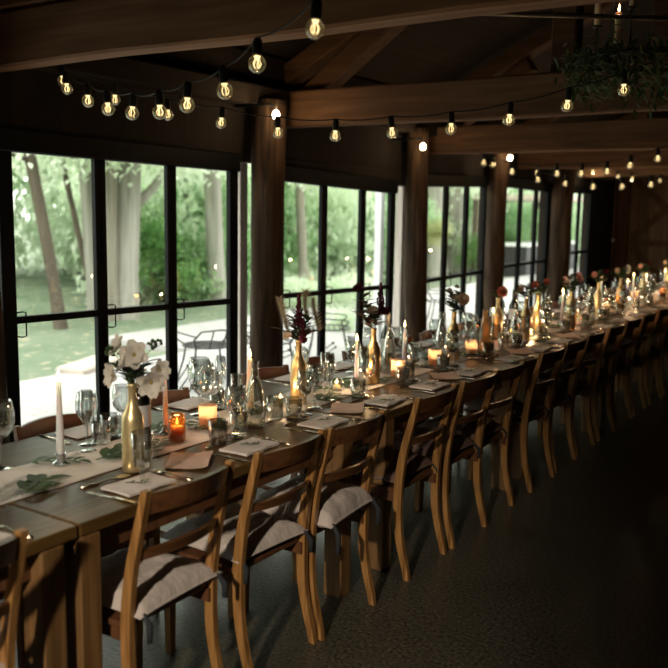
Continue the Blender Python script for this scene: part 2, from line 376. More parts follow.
# back wall timber door and posts
struct(MB().box((-4.36+.22, 14.28, 0), (-4.06, 14.4, 2.6), bev=.008), 'trim_1', M['beam_z'])
struct(MB().box((-3.99, 14.26, 0), (-3.86, 14.4, 2.5), bev=.008), 'trim_2', M['beam_z'])
dd = empty('door_1', (-3.86, 14.38, 0), kind='structure')
struct(MB().box((0, -.03, 0), (2.6, 0, 2.3)), 'door_boards', M['backboard'], dd)
z_ = MB().box((0, -.06, 1.14), (2.6, -.03, 1.24)).box((0, -.06, 2.2), (2.6, -.03, 2.3)).box((0, -.06, .05), (2.6, -.03, .15))
z_.bar((0.05, -.045, 1.26), (1.1, -.045, 2.2), .03, .1, (1, 0, 0)).bar((1.1, -.045, 1.26), (0.05, -.045, 2.2), .025, .1, (1, 0, 0))
z_.bar((0.05, -.045, 1.12), (1.1, -.045, .15), .03, .1, (1, 0, 0)).bar((1.1, -.045, 1.12), (0.05, -.045, .15), .025, .1, (1, 0, 0))
struct(z_, 'door_brace', M['beam_z'], dd)
sw = MB().box((-.03, -.012, -.022), (.03, 0, .022), bev=.003).build('switch_plate', M['whitepaint'], loc=(-4.08, 14.27, 1.22))
tag(sw, 'small white switch plate on the dark timber post at the far end wall', 'switch')

# windows : (y0,y1, z_top0,z_top1, z_tr0,z_tr1, mullions)
T = {}
def window(n, y0, y1, zt0, zt1, zr0, zr1, muls, handles=True):
    root = empty('window_%d' % n, (WX, y0, 0), kind='structure')
    L = y1-y0; X0, X1 = -.035, .035
    zt = lambda y: zt0+(zt1-zt0)*(y/L); zr = lambda y: zr0+(zr1-zr0)*(y/L)
    fr = MB()
    fr.bar((0, -.045, 0), (0, -.045, zt0+.05), .09, .04, (1, 0, 0)); fr.bar((0, L+.045, 0), (0, L+.045, zt1+.05), .09, .04, (1, 0, 0))
    fr.bar((0, -.09, zt0+.06), (0, L+.09, zt1+.06), .09, .12); fr.bar((0, -.09, .03), (0, L+.09, .03), .09, .06)
    struct(fr, 'window_frame', M['steel'], root)
    ed = [0]+list(muls)+[L]
    for i, (a, b) in enumerate(zip(ed, ed[1:])):
        a2 = a+(.035 if i else .0); b2 = b-(.035 if i < len(ed)-2 else 0)
        lf = MB()
        lf.bar((0, a2-(.018 if i else 0), .06), (0, a2-(.018 if i else 0), zt(a)), .05, .035, (1, 0, 0)) if i else None
        if i < len(ed)-2: lf.bar((0, b2+.018, .06), (0, b2+.018, zt(b)), .05, .035, (1, 0, 0))
        lf.bar((0, a2, zr(a)), (0, b2, zr(b)), .04, .04)
        lf.bar((0, a2, .14), (0, b2, .14), .04, .16)
        leaf = struct(lf, 'window_sash', M['steel'], root)
        g = MB(); g.add([(-.003, a2-.01, .2), (-.003, b2+.01, .2), (-.003, b2+.01, zt(b)+.01), (-.003, a2-.01, zt(a)+.01)], [(0, 1, 2, 3)])
        struct(g, 'window_pane', M['pane'], root)
        if handles:
            yh = a2+.004; zz = zr(a)
            h = MB().tube([(.03, yh-.03, zz+.045), (.055, yh, zz+.05), (.06, yh+.02, zz+.045), (.06, yh+.02, zz-.085), (.055, yh, zz-.09), (.03, yh-.03, zz-.085)], .0045, 6)
            struct(h, 'window_handle', M['steel'], root)
s = 4.1/3.9
def S(y): return y*s
def Z(z): return ZC+(z-ZC)*s
y1_, y2_ = S(2.90)-.03, S(4.56)+.02
window(1, y1_, y2_, Z(1.911), Z(1.885), Z(1.042)-.0, Z(1.008), [S(3.453)-y1_, S(4.027)-y1_])
window(2, S(5.19), S(6.75), Z(1.843), Z(1.787), Z(.998), Z(.966), [S(5.72)-S(5.19), S(6.30)-S(5.19)])
window(3, S(7.42), S(8.76), Z(1.863), Z(1.903), Z(.974), Z(1.001), [S(7.86)-S(7.42), S(8.33)-S(7.42)])
window(4, S(9.34), S(10.67), Z(1.92), Z(1.892), Z(1.028), Z(1.043), [S(9.80)-S(9.34), S(10.30)-S(9.34)], False)
window(5, S(11.53), S(12.38), Z(1.905), Z(1.91), Z(1.108), Z(1.11), [S(11.93)-S(11.53)], False)
window(6, .95, S(2.50), Z(1.93), Z(1.915), Z(1.05), Z(1.045), [.55, 1.1])
# header filler between window head and wall
struct(MB().bar((-4.16, .9, 2.04), (-4.16, 14.4, 2.04), .1, .14).bar((-4.15, 5.3, 1.97), (-4.15, 7.5, 1.93), .1, .12), 'trim_3', M['beam_black'])

# log posts
def log_post(x, y, r, lab):
    k = 22; secs = []
    for i in range(31):
        z = i*2.4/30; ring = []
        for j in range(k):
            a = 2*math.pi*j/k
            rr = r*(1+.16*noise.noise(Vector((math.cos(a)*1.6+x, math.sin(a)*1.6+y, z*1.6)))+.05*math.sin(5*a+z*3)+.05*noise.noise(Vector((a*4, z*5, y))))
            ring.append((rr*math.cos(a)+.02*math.sin(z*1.3+y), rr*math.sin(a)+.015*math.cos(z*1.7), z))
        secs.append(ring)
    mb = MB().sweep(None, secs); mb.sm = [True]*len(mb.sm)
    o = mb.build('log_post', M['log'], loc=(x, y, 0)); tag(o, lab, 'post', 'rough log posts between the windows')
log_post(-3.95, 5.07, .122, 'thick rough log post between the nearest two glazed door sets')
log_post(-3.95, 7.36, .105, 'rough log post behind the dark wine bottle, between second and third door sets')
log_post(-3.95, 9.28, .11, 'rough log post between the third and fourth glazed door sets')
log_post(-3.95, 11.36, .14, 'dark log post between the fourth and the farthest glazed door sets')
log_post(-3.97, 2.74, .09, 'dark log post at the left picture edge beside the nearest door set')
for yy, lab in ((5.225, 'pale weathered timber post outside beside the nearest log post'), (7.74, 'pale weathered timber post outside beside the second log post')):
    o = MB().box((-.04, -.045, -.03), (.04, .045, 2.3), bev=.006).build('timber_post', M['weathered'], loc=(-4.33, yy, 0))
    tag(o, lab, 'post', 'weathered timber posts outside the glass')

# trusses
def beam(name, a, b, w_, h_, m_, label, cat='beam', group='roof timbers'):
    o = MB().bar((0, 0, 0), Vector(b)-Vector(a), w_, h_).build(name, m_, loc=a)
    tag(o, label, cat, group); return o
trs = [(2.98, 2.33, .26, 'nearest the camera'), (5.454, 2.245, .25, 'second from the camera'), (7.836, 2.19, .255, 'third from the camera'), (10.3, 2.16, .22, 'fourth from the camera'), (12.6, 2.15, .22, 'farthest from the camera')]
M['beam_r'] = M['beam']
for i, (y, zb, h, w_) in enumerate(trs):
    mb = MB(); secs = []
    for j in range(25):
        x = -4.2+8.4*j/24; n1 = .012*noise.noise(Vector((x*1.1, y, 0))); n2 = .012*noise.noise(Vector((x*1.3, y, 5)))
        z0 = zb+n1; z1 = zb+h+n2; y0 = -.13+n2*.6; y1 = n1*.6; c = .012
        secs.append([(x, y0+c, z0), (x, y1-c, z0), (x, y1, z0+c), (x, y1, z1-c), (x, y1-c, z1), (x, y0+c, z1), (x, y0, z1-c), (x, y0, z0+c)])
    mb.sweep(None, secs); o = mb.build('tie_beam', M['beam' if i == 0 else 'beam_far_shaded'], loc=(0, y, 0)); tag(o, 'long brown timber tie beam crossing the room, ' + w_, 'beam', 'tie beams')
    if i == 0:
        mb = MB().bar((-4.1, -.07, zb+h+.13), (4.1, -.07, zb+h+.13), .13, .23, (0, 0, 1)); o = mb.build('upper_beam', M['beam'], loc=(0, y, 0)); tag(o, 'second timber stacked on top of the nearest tie beam', 'beam')
    for sgn, side in ((-1, 'window side'), (1, 'aisle side')):
        o = MB().bar((sgn*4.4, 0, 2.50), (0, 0, 4.72), .14, .18, (0, 1, 0)).build('rafter', M['beam_roof_shaded'], loc=(0, y+.1, 0)); tag(o, 'sloping timber rafter on the %s, truss %s' % (side, w_), 'rafter', 'rafters')
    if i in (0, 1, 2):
        o = MB().bar((-1.95, 0, zb+h), (-1.95, 0, 3.7), .16, .14, (0, 1, 0)).build('truss_post', M['beam_roof_shaded'], loc=(0, y+.1, 0)); tag(o, 'upright timber standing on the tie beam ' + w_, 'truss post', 'truss posts')
        o = MB().bar((-3.92, 0, zb+h-.02), (-3.1, 0, zb+h+.55), .14, .16, (0, 1, 0)).build('truss_brace', M['beam_roof_shaded'], loc=(0, y+.1, 0)); tag(o, 'diagonal timber brace rising from the tie beam ' + w_, 'brace', 'truss braces')
    o = MB().bar((-4.0, 0, 0), (-4.0, 0, .001+0), .01, .01)
beam('wall_plate', (-4.02, -3.5, 2.46), (-4.02, 14.3, 2.40), .16, .14, M['beam_black'], 'long dark wall plate timber running above the windows', 'beam')
o = MB().tube([(0, 0, 0), (2.35, 2.3, .1)], .012, 8).build('tie_rod', M['rod'], loc=(-2.42, 3.2, 2.52)); tag(o, 'thin steel rod slanting behind the nearest tie beam', 'rod')

# ------------------------------------------------------------------ TABLES
def table(ya, yb, label, legs):
    root = empty('dining_table', (-2.352, ya, 0), label=label, cat='table', group='oak tables end to end')
    L = yb-ya-.004; W = .447
    tm = wood('x', (0, 0, 0), (1, 1, 1)) if False else M['table']
    MB().box((-W, 0, .71), (W, L, .75), bev=.004).build('tabletop', tm, root)
    MB().box((-W+.05, .04, .62), (W-.05, L-.04, .71)).build('apron', M['oak_dark'], root)
    for yl in legs:
        for sx in (-1, 1):
            x = sx*(W-.045-.002)
            MB().box((x-.045, yl-ya-.04, 0), (x+.045, yl-ya+.04, .709), bev=.005).build('leg', M['table_leg'], root)
table(-.6, 1.588, 'oak table at the near left corner, partly out of the picture', (-.4, 1.50))
table(1.592, 3.15, 'oak dining table under the white flower vase, second of the row', (1.63, 3.01))
table(3.154, 4.90, 'oak dining table under the burgundy flower vases, third of the row', (3.36, 4.80))
table(4.904, 6.60, 'oak dining table under the coral rose, fourth of the row', (5.06, 6.5))
table(6.604, 8.4, 'oak dining table near the fourth door set, fifth of the row', (6.7, 8.3))
table(8.404, 10.2, 'oak dining table beyond the white candle, sixth of the row', (8.5, 10.1))
table(10.204, 12.6, 'oak dining table at the far end of the row by the dark door', (10.3, 12.5))
TZ = .75
# runners
RUN = TZ+.003
def runner(ya, yb, label):
    mb = MB(); nx, ny = 7, int((yb-ya)/.04)
    V = []
    for j in range(ny+1):
        y = ya+(yb-ya)*j/ny
        xa = -2.215+.012*noise.noise(Vector((y*2.1, 1, 0))); xb = -2.50+.012*noise.noise(Vector((y*2.1, 7, 0)))
        for i in range(nx+1):
            x = xa+(xb-xa)*i/nx
            V.append((x, y, RUN+.0005+.004*abs(noise.noise(Vector((x*9, y*5, 3))))))
    Fs = [(j*(nx+1)+i, j*(nx+1)+i+1, (j+1)*(nx+1)+i+1, (j+1)*(nx+1)+i) for j in range(ny) for i in range(nx)]
    mb.add(V, Fs, True); n = len(V)
    V2 = [(x, y, z-.002) for x, y, z in V]; mb.add(V2, [tuple(reversed(f)) for f in Fs], True)
    o = mb.build('table_runner', M['runner']); tag(o, label, 'table runner', 'linen runners down the table'); return o
runner(-.5, 4.4, 'pale linen runner along the near tables under the candles and white flower vase')
runner(4.45, 12.4, 'pale linen runner along the far tables')

# ------------------------------------------------------------------ CHAIRS
def post_prof(z):
    pts = [(0, -.03), (.07, -.05), (.16, -.075), (.26, -.09), (.44, -.09), (.59, -.07), (.72, -.035), (.85, .0)]
    for (a, xa), (b, xb) in zip(pts, pts[1:]):
        if z <= b: t = (z-a)/(b-a); t = t; return xa+(xb-xa)*t
    return 0
def smooth_post(z):
    return sum(post_prof(min(.85, max(0, z+d))) for d in (-.05, -.025, 0, .025, .05))/5
def make_chair(dark):
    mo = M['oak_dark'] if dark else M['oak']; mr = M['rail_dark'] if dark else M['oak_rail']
    root = empty('dining_chair')
    HY = .188
    for sy in (-1, 1):
        secs = []
        for i in range(20):
            z = .843*i/19; x = smooth_post(z); d = .026+.012*math.sin(math.pi*min(1, z/.8)); d = d if z < .8 else d*.9; t = .023
            xx = x-.02
            secs.append([(xx-d/2, sy*HY-t/2, z), (xx+d/2, sy*HY-t/2, z), (xx+d/2, sy*HY+t/2, z), (xx-d/2, sy*HY+t/2, z)])
        MB().sweep(None, secs).build('back_post', mo, root)
    def rail(z0, z1, th, bow, name):
        secs = []; n = 12
        for i in range(n+1):
            t = i/n; y = (-HY+.008)+(2*HY-.016)*t; b = bow*math.sin(math.pi*t)
            ring = []
            for (zz, o_) in ((z0, -th/2), (z0, th/2), (z1, th/2), (z1, -th/2)):
                crown = .010*math.sin(math.pi*t)*(1 if zz == z1 else .6)
                zz2 = zz+crown; ring.append((smooth_post(zz)-.02+o_+b, y, zz2))
            secs.append(ring)
        MB().sweep(None, secs).build(name, mr, root)
    rail(.766, .832, .018, .045, 'top_rail'); rail(.615, .645, .016, .045, 'back_rail')
    # seat
    se = MB(); n = 8; ring = []
    def outline(z, k):
        P = []
        for (x, y) in ((-.115, -.165), (-.13, -.195), (-.42, -.205), (-.475, -.19), (-.485, -.1), (-.485, .1), (-.475, .19), (-.42, .205), (-.13, .195), (-.115, .165)):
            P.append((x+k*(1 if x < -.3 else -1)*.5, y-(k if y > 0 else -k), z))
        return P
    se.sweep(None, [outline(.395, .004), outline(.399, 0), outline(.411, 0), outline(.415, .004)]).build('seat', M['oak_dark'], root)
    ap = MB().box((-.455, -.175, .350), (-.435, .175, .395)).box((-.45, -.185, .350), (-.10, -.165, .395)).box((-.45, .165, .350), (-.10, .185, .395))
    ap.build('seat_frame', M['oak_dark'], root)  # on the oak chairs, darker wood paints shade onto seat and frame
    for sy in (-1, 1):
        y = sy*.178
        secs = [[(-.448-a, y-a, z), (-.448+a, y-a, z), (-.448+a, y+a, z), (-.448-a, y+a, z)] for z, a in ((0, .0125), (.27, .017), (.395, .018))]
        MB().sweep(None, secs).build('front_leg', mo, root)
        if dark: MB().bar((-.435, y, .20), (-.12, y, .22), .014, .026).build('stretcher', mo, root)
    return root
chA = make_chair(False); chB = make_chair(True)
def cushion_mesh(m_, seed, tie=True):
    root = empty('seat_cushion'); mb = MB(); n = 20; V = []; rn = random.Random(seed)
    def pt(u, v, sgn):
        # u,v in -1..1 ; pulled-in sides, pointed corners
        k = 1-.07*(1-abs(u)**2)*0
        x = u*(.192)*(1-.06*(1-v*v)*0-.05*(1-abs(v)**3)); y = v*(.196)*(1-.05*(1-abs(u)**3))
        h = ((1-abs(u)**5)*(1-abs(v)**5))**.45
        w_ = .014*noise.noise(Vector((u*3+seed, v*3, sgn)))*h + .006*noise.noise(Vector((u*9, v*9+seed, sgn)))*min(1, 3*h)
        z = .026+sgn*(.025 if sgn < 0 else .052)*h+w_*(1 if sgn > 0 else .2)
        return (x, y, max(z, .002))
    for sgn in (1, -1):
        V = [pt(-1+2*i/n, -1+2*j/n, sgn) for j in range(n+1) for i in range(n+1)]
        Fs = [(j*(n+1)+i, j*(n+1)+i+1, (j+1)*(n+1)+i+1, (j+1)*(n+1)+i) for j in range(n) for i in range(n)]
        if sgn < 0: Fs = [tuple(reversed(f)) for f in Fs]
        mb.add(V, Fs, True)
    mb.build('cushion_cover', m_, root)
    pipe = MB(); pts = []
    for i in range(64):
        t = 4*i/64; k = int(t); f = t-k; u, v = [(-1+2*f, -1), (1, -1+2*f), (1-2*f, 1), (-1, 1-2*f)][k]; p = pt(u, v, 1); pts.append((p[0], p[1], .024))
    pts.append(pts[0]); pipe.tube(pts, .004, 5, False).build('piping', m_, root)
    if tie:
        for sy in (-1, 1):
            t_ = MB().tube([(.17, sy*.17, .03), (.195, sy*.176, .02), (.215, sy*.180, .0), (.215, sy*.182, -.05)], [.005, .008, .012, .009], 6)
            t_.build('tie_ribbon', M['tie'], root)
    return root
cuL = [cushion_mesh(M['cushion'], k) for k in (1, 2, 3)]; cuD = cushion_mesh(M['cushion_dark'], 5)
used = set()
def inst(proto, loc, rz=0, label=None, cat=None, group=None, scale=None):
    if proto.name in used: o = copy_tree(proto)
    else: o = proto; used.add(proto.name)
    o.location = loc; o.rotation_euler = (0, 0, rz)
    if scale: o.scale = (scale,)*3 if not isinstance(scale, tuple) else scale
    tag(o, label, cat, group); return o
# x of back top, y centre
aisle = [1.13, 1.905, 2.41, 2.825, 3.50, 3.96, 4.36, 5.03, 5.50, 5.95, 6.45, 6.95, 7.42, 7.95, 8.45, 8.95, 9.45, 9.95, 10.45, 10.95, 11.5]
ax = [-1.77, -1.745, -1.735, -1.722, -1.72, -1.715, -1.722, -1.725, -1.74, -1.75, -1.75]
cush = {0: (0, .05, 0), 1: (1, .06, .04), 2: (0, .04, -.05), 3: (2, .085, .12)}
for i, y in enumerate(aisle):
    x = ax[i] if i < len(ax) else -1.76
    rz = [0, .02, .0, -.03, .03, -.02, .02, 0][i % 8]*.6
    inst(chA, (x, y, 0), rz, 'oak ladder-back chair on the aisle side of the table, ' + nth(i), 'chair', 'chairs along the aisle side')
    if i in cush:
        k, dx, r_ = cush[i]; inst(cuL[k], (x-.325+dx, y+.005, .417), rz+r_, 'pale linen cushion on the %s aisle-side chair' % ORD[i], 'cushion', 'pale seat cushions', scale=(1, 1, 1.0 if i != 3 else 1.4))
    else:
        inst(cuD, (x-.315, y, .417), rz, 'brown seat cushion on the %s aisle-side chair' % ORD[i], 'cushion', 'brown seat cushions')
wins = [1.62, 2.27, 2.87, 3.66, 4.12, 4.62, 5.12, 5.62, 6.12, 6.65, 7.15, 7.7, 8.2, 8.7, 9.2, 9.7, 10.2, 10.7, 11.2, 11.7]
for i, y in enumerate(wins):
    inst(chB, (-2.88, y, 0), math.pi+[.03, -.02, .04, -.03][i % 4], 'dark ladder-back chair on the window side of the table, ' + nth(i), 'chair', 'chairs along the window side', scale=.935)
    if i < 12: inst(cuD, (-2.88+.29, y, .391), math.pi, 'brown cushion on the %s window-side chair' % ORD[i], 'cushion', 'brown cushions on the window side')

# ------------------------------------------------------------------ TABLE WARE
def prof_thing(name, prof, m_, k=20, wall=None):
    return MB().lathe(prof, k).build(name, m_)
def wine_glass_proto():
    root = empty('wine_glass')
    MB().lathe([(0, .004), (.010, .005), (.034, .0015), (.036, .0), (0, 0)], 20).build('foot', M['glass'], root)
    MB().lathe([(.008, .004), (.0042, .015), (.004, .08), (.008, .092), (.0, .094)], 10).build('stem', M['glass'], root)
    MB().lathe([(0, .092), (.020, .096), (.036, .115), (.042, .14), (.040, .17), (.034, .20), (.0325, .20), (.0385, .17), (.0405, .14), (.0345, .117), (.018, .098), (0, .095)], 22).build('bowl', M['glass'], root)
    return root
def tumbler_proto():
    root = empty('water_tumbler')
    MB().lathe([(0, 0), (.032, 0), (.034, .003), (.038, .095), (.0365, .095), (.0325, .012), (0, .010)], 22).build('tumbler_body', M['glass'], root)
    return root
def flute_proto():
    root = empty('champagne_flute')
    MB().lathe([(0, .004), (.008, .005), (.031, .0015), (.033, 0), (0, 0)], 18).build('foot', M['glass'], root)
    MB().lathe([(.006, .004), (.0038, .02), (.0038, .085), (.0, .09)], 10).build('stem', M['glass'], root)
    MB().lathe([(0, .085), (.012, .095), (.024, .13), (.026, .17), (.022, .225), (.021, .225), (.025, .17), (.0225, .13), (0, .09)], 20).build('bowl', M['glass'], root)
    return root
wg, tb, fu = wine_glass_proto(), tumbler_proto(), flute_proto()
def goblet_proto():
    root = empty('cut_goblet')
    MB().lathe([(0, .005), (.012, .008), (.034, .003), (.036, 0), (0, 0)], 20).build('foot', M['glass'], root)
    MB().lathe([(.012, .006), (.007, .02), (.010, .035), (.0, .038)], 12).build('stem', M['glass'], root)
    MB().lathe([(0, .036), (.024, .045), (.032, .075), (.036, .13), (.0345, .13), (.030, .077), (.022, .05), (0, .043)], 20).build('bowl', M['glass'], root)
    return root
gb = goblet_proto()

def knife():
    r = empty('table_knife')
    MB().box((-.105, -.007, .001), (-.005, .007, .006), bev=.002).build('handle', M['cutlery'], r)
    mb = MB(); mb.add([(-.006, -.004, .001), (-.006, .006, .001), (.10, .010, .001), (.115, .002, .001), (.10, -.005, .001), (-.006, -.004, .003), (-.006, .006, .0022), (.10, .010, .0016), (.115, .002, .0016), (.10, -.005, .003)],
        [(4, 3, 2, 1, 0), (5, 6, 7, 8, 9), (0, 1, 6, 5), (1, 2, 7, 6), (2, 3, 8, 7), (3, 4, 9, 8), (4, 0, 5, 9)]); mb.build('blade', M['cutlery'], r)
    return r
def fork():
    r = empty('table_fork'); 
    mb = MB().tube([(-.10, 0, .004), (-.03, 0, .005), (.02, 0, .009), (.05, 0, .005)], [.006, .003, .0028, .004], 6); mb.build('handle', M['cutlery'], r)
    h = MB().box((.045, -.011, .002), (.062, .011, .005), bev=.001)
    for k in range(4): h.tube([(.060, -.0095+k*.0063, .0035), (.08, -.0095+k*.0063, .002), (.10, -.0095+k*.0063, .006)], [.0017, .0015, .0008], 5)
    h.build('tines', M['cutlery'], r); return r
def spoon():
    r = empty('dessert_spoon')
    MB().tube([(-.09, 0, .003), (-.02, 0, .004), (.025, 0, .008), (.045, 0, .005)], [.006, .003, .0028, .004], 6).build('handle', M['cutlery'], r)
    V = []; Fs = []
    for a in range(4):
        for j in range(12):
            t = 2*math.pi*j/12; q = a/3; V.append((.068+.028*q*math.cos(t), .017*q*math.sin(t), .001+.006*q*q))
    for a in range(3):
        for j in range(12): Fs.append((a*12+j, a*12+(j+1) % 12, a*12+12+(j+1) % 12, a*12+12+j))
    mb = MB(); mb.add(V, Fs, True); mb.add([(x, y, z+.0012) for x, y, z in V], [tuple(reversed(f)) for f in Fs], True); mb.build('spoon_bowl', M['cutlery'], r)
    return r
kn, fk, sp = knife(), fork(), spoon()
def cloth(name, lx, ly, m_, seed, th=.006, fold=True, curl=0):
    mb = MB(); n = 10; r = random.Random(seed)
    def f(u, v, t):
        z = .0012+t+(.003*noise.noise(Vector((u*2+seed, v*2, 0)))+.003)*(1 if t else 0)+curl*(u*u)*.5*(1 if u > 0 else .3)
        return (u*lx/2*(1+.02*math.sin(v*3+seed)), v*ly/2*(1+.02*math.cos(u*3+seed)), z)
    g = [(-1+2*i/n, -1+2*j/n) for j in range(n+1) for i in range(n+1)]
    Fs = [(j*(n+1)+i, j*(n+1)+i+1, (j+1)*(n+1)+i+1, (j+1)*(n+1)+i) for j in range(n) for i in range(n)]
    top = [f(u, v, th) for u, v in g]; bot = [(a, b, max(.0012, c-th)) for a, b, c in top]
    mb.add(top+bot, Fs+[tuple(reversed([i+len(top) for i in q])) for q in Fs], True)
    N1 = len(top); E = []
    for i in range(n): E += [(i+1, i, N1+i, N1+i+1), (n*(n+1)+i, n*(n+1)+i+1, N1+n*(n+1)+i+1, N1+n*(n+1)+i), (i*(n+1), (i+1)*(n+1), N1+(i+1)*(n+1), N1+i*(n+1)), ((i+1)*(n+1)+n, i*(n+1)+n, N1+i*(n+1)+n, N1+(i+1)*(n+1)+n)]
    mb.add(mb.v[:], E, False)
    return mb.build(name, m_)
nap = cloth('napkin', .13, .20, M['napkin'], 3, .007)
nap2 = cloth('napkin', .13, .20, M['napkin'], 9, .009)
menu = cloth('menu_card', .15, .20, M['paper'], 5, .0006, curl=.02)
def sprig(name, n, L, lw_, m_, seed, flat=True):
    r = random.Random(seed); root = empty(name)
    pts = [(-L/2+L*i/5, .012*math.sin(i*.9+seed), .004+.003*math.sin(i)) for i in range(6)]
    MB().tube(pts, .0014, 5).build('stem', M['stem'], root); lf = MB()
    for i in range(n):
        t = (i+.5)/n; x = -L/2+L*t; s_ = 1 if i % 2 else -1
        lf.leaf((x, .012*math.sin(t*4.5+seed), .006), (.6+r.random()*.4, s_*(.5+.5*r.random()), .12*r.random()), (0, 0, 1), lw_*(.8+.5*r.random()), lw_*.45, .05)
    lf.build('leaves', m_, root); return root
spg = [sprig('olive_sprig', 11, .20, .07, M['leafdk'], 1), sprig('olive_sprig', 9, .15, .085, M['leafdk'], 4)]
spn = sprig('herb_sprig', 6, .07, .022, M['leafdk'], 2)

cnt = {}
def put(proto, x, y, z, rz, base_label, cat, group, key, scale=None):
    i = cnt.get(key, 0); cnt[key] = i+1
    return inst(proto, (x, y, z), rz, base_label + ', ' + nth(i), cat, group, scale)
settings_a = [1.30, 1.94, 2.50, 2.98, 3.50, 3.96, 4.42, 5.03, 5.50, 5.95, 6.45, 6.95, 7.42, 7.95, 8.45, 8.95, 9.45, 9.95, 10.45, 10.95]
for i, y in enumerate(settings_a):
    j = random.Random(i*3+1); q = lambda a: (j.random()-.5)*a
    g = 'place settings on the aisle side'
    put(nap if i % 2 else nap2, -2.015+q(.02), y+q(.02), TZ, q(.25), 'folded pale napkin on the aisle side', 'napkin', 'aisle side napkins', 'napA')
    if i < 12: put(spn, -2.01+q(.03), y+q(.04), TZ+.013, 1.2+q(.8), 'green herb sprig on an aisle side napkin', 'sprig', 'herb sprigs on napkins', 'spnA')
    put(kn, -2.01+q(.02), y-.145+q(.02), TZ, math.pi+q(.15), 'table knife on the aisle side', 'knife', 'aisle side knives', 'knA')
    put(fk, -2.01+q(.02), y+.135+q(.02), TZ, math.pi+q(.15), 'table fork on the aisle side', 'fork', 'aisle side forks', 'fkA')
    if i < 12: put(sp, -2.13+q(.02), y-.03+q(.04), TZ, 1.5+q(.3), 'dessert spoon above the aisle side napkin', 'spoon', 'aisle side spoons', 'spA')
    if i in (1, 3, 5, 7, 9): put(menu, [-2.10, -2.08][i % 2]+.0, y+.29, TZ+.001, .5+q(.3), 'blush menu card lying on the aisle side', 'menu card', 'aisle side menu cards', 'mnA')
    if i not in (1,):
        put(wg, -2.17+q(.02), y+.10+q(.04), TZ, q(3), 'stemmed wine glass on the aisle side', 'wine glass', 'aisle side wine glasses', 'wgA')
    if i >= 2: put(tb, -2.16+q(.02), y-.02+q(.05), TZ, q(3), 'clear water tumbler on the aisle side', 'tumbler', 'aisle side tumblers', 'tbA')
    if i >= 3 and i % 3 == 1: put(fu, -2.24+q(.02), y-.16+q(.03), RUN+.004, q(3), 'tall champagne flute on the aisle side', 'flute', 'aisle side flutes', 'fuA')
put(gb, -2.028, 1.955, TZ, 0, 'stemmed clear goblet in front of the pale gold vase', 'goblet', None, 'gb', (1.05, 1.05, 1.35))
settings_w = [y for y in wins]
for i, y in enumerate(settings_w):
    j = random.Random(i*5+2); q = lambda a: (j.random()-.5)*a
    put(nap if i % 2 else nap2, -2.69+q(.02), y+q(.02)+.03, TZ, q(.3), 'folded pale napkin on the window side', 'napkin', 'window side napkins', 'napW')
    put(kn, -2.69+q(.02), y+.15, TZ, q(.15), 'table knife on the window side', 'knife', 'window side knives', 'knW')
    put(fk, -2.69+q(.02), y-.13, TZ, q(.15), 'table fork on the window side', 'fork', 'window side forks', 'fkW')
    put(wg, -2.55+q(.02), y-.08+q(.03), TZ, q(3), 'stemmed wine glass on the window side', 'wine glass', 'window side wine glasses', 'wgW', 1.0 if i != 2 else 1.25)
    put(tb, -2.54+q(.02), y+.03+q(.03), TZ, q(3), 'clear water tumbler on the window side', 'tumbler', 'window side tumblers', 'tbW')
    if i % 2 == 0: put(fu, -2.60+q(.02), y+.14+q(.03), TZ, q(3), 'tall champagne flute on the window side', 'flute', 'window side flutes', 'fuW')
put(wg, -2.53, 1.785, TZ, 0, 'large wine glass at the left picture edge beside the white taper', 'wine glass', None, 'leftwg', 1.2)
put(wg, -2.43, 2.69, TZ, 0, 'extra large wine glass with a wide bowl above the peach candle glass', 'wine glass', None, 'bigwg', 1.28)
for i, (x, y) in enumerate([(-2.50, 2.20), (-2.46, 2.10), (-2.52, 2.33), (-2.18, 2.62), (-2.24, 2.68), (-2.46, 2.78), (-2.21, 2.90), (-2.26, 3.35), (-2.2, 3.18), (-2.44, 3.42), (-2.2, 3.6), (-2.45, 3.9), (-2.2, 4.05), (-2.45, 4.45), (-2.2, 4.62), (-2.5, 5.0), (-2.18, 4.9), (-2.45, 5.4), (-2.2, 5.35), (-2.45, 5.9), (-2.2, 6.1), (-2.46, 6.4), (-2.2, 6.9), (-2.44, 7.2), (-2.2, 7.6), (-2.44, 8.0), (-2.2, 8.2), (-2.44, 8.6), (-2.2, 9.2), (-2.45, 9.7)]):
    p_, nm_ = [(tb, 'tumbler'), (fu, 'flute'), (wg, 'wine glass')][i % 3]
    put(p_, x, y, RUN+.004, i, 'clear %s standing on the runner among the candles' % nm_, nm_, 'glasses on the runner', 'rg'+nm_)
# greenery on the runner
sy = -.2; k = 0
while sy < 9.0:
    x = -2.35+.10*math.sin(k*2.3)
    put(spg[k % 2], x, sy, RUN+.005, 1.57+.7*math.sin(k*1.7), 'dark green olive sprig lying on the runner', 'sprig', 'olive sprigs on the runner', 'spg', 1.0+.25*math.sin(k*3.1)); sy += .205+.04*math.sin(k); k += 1

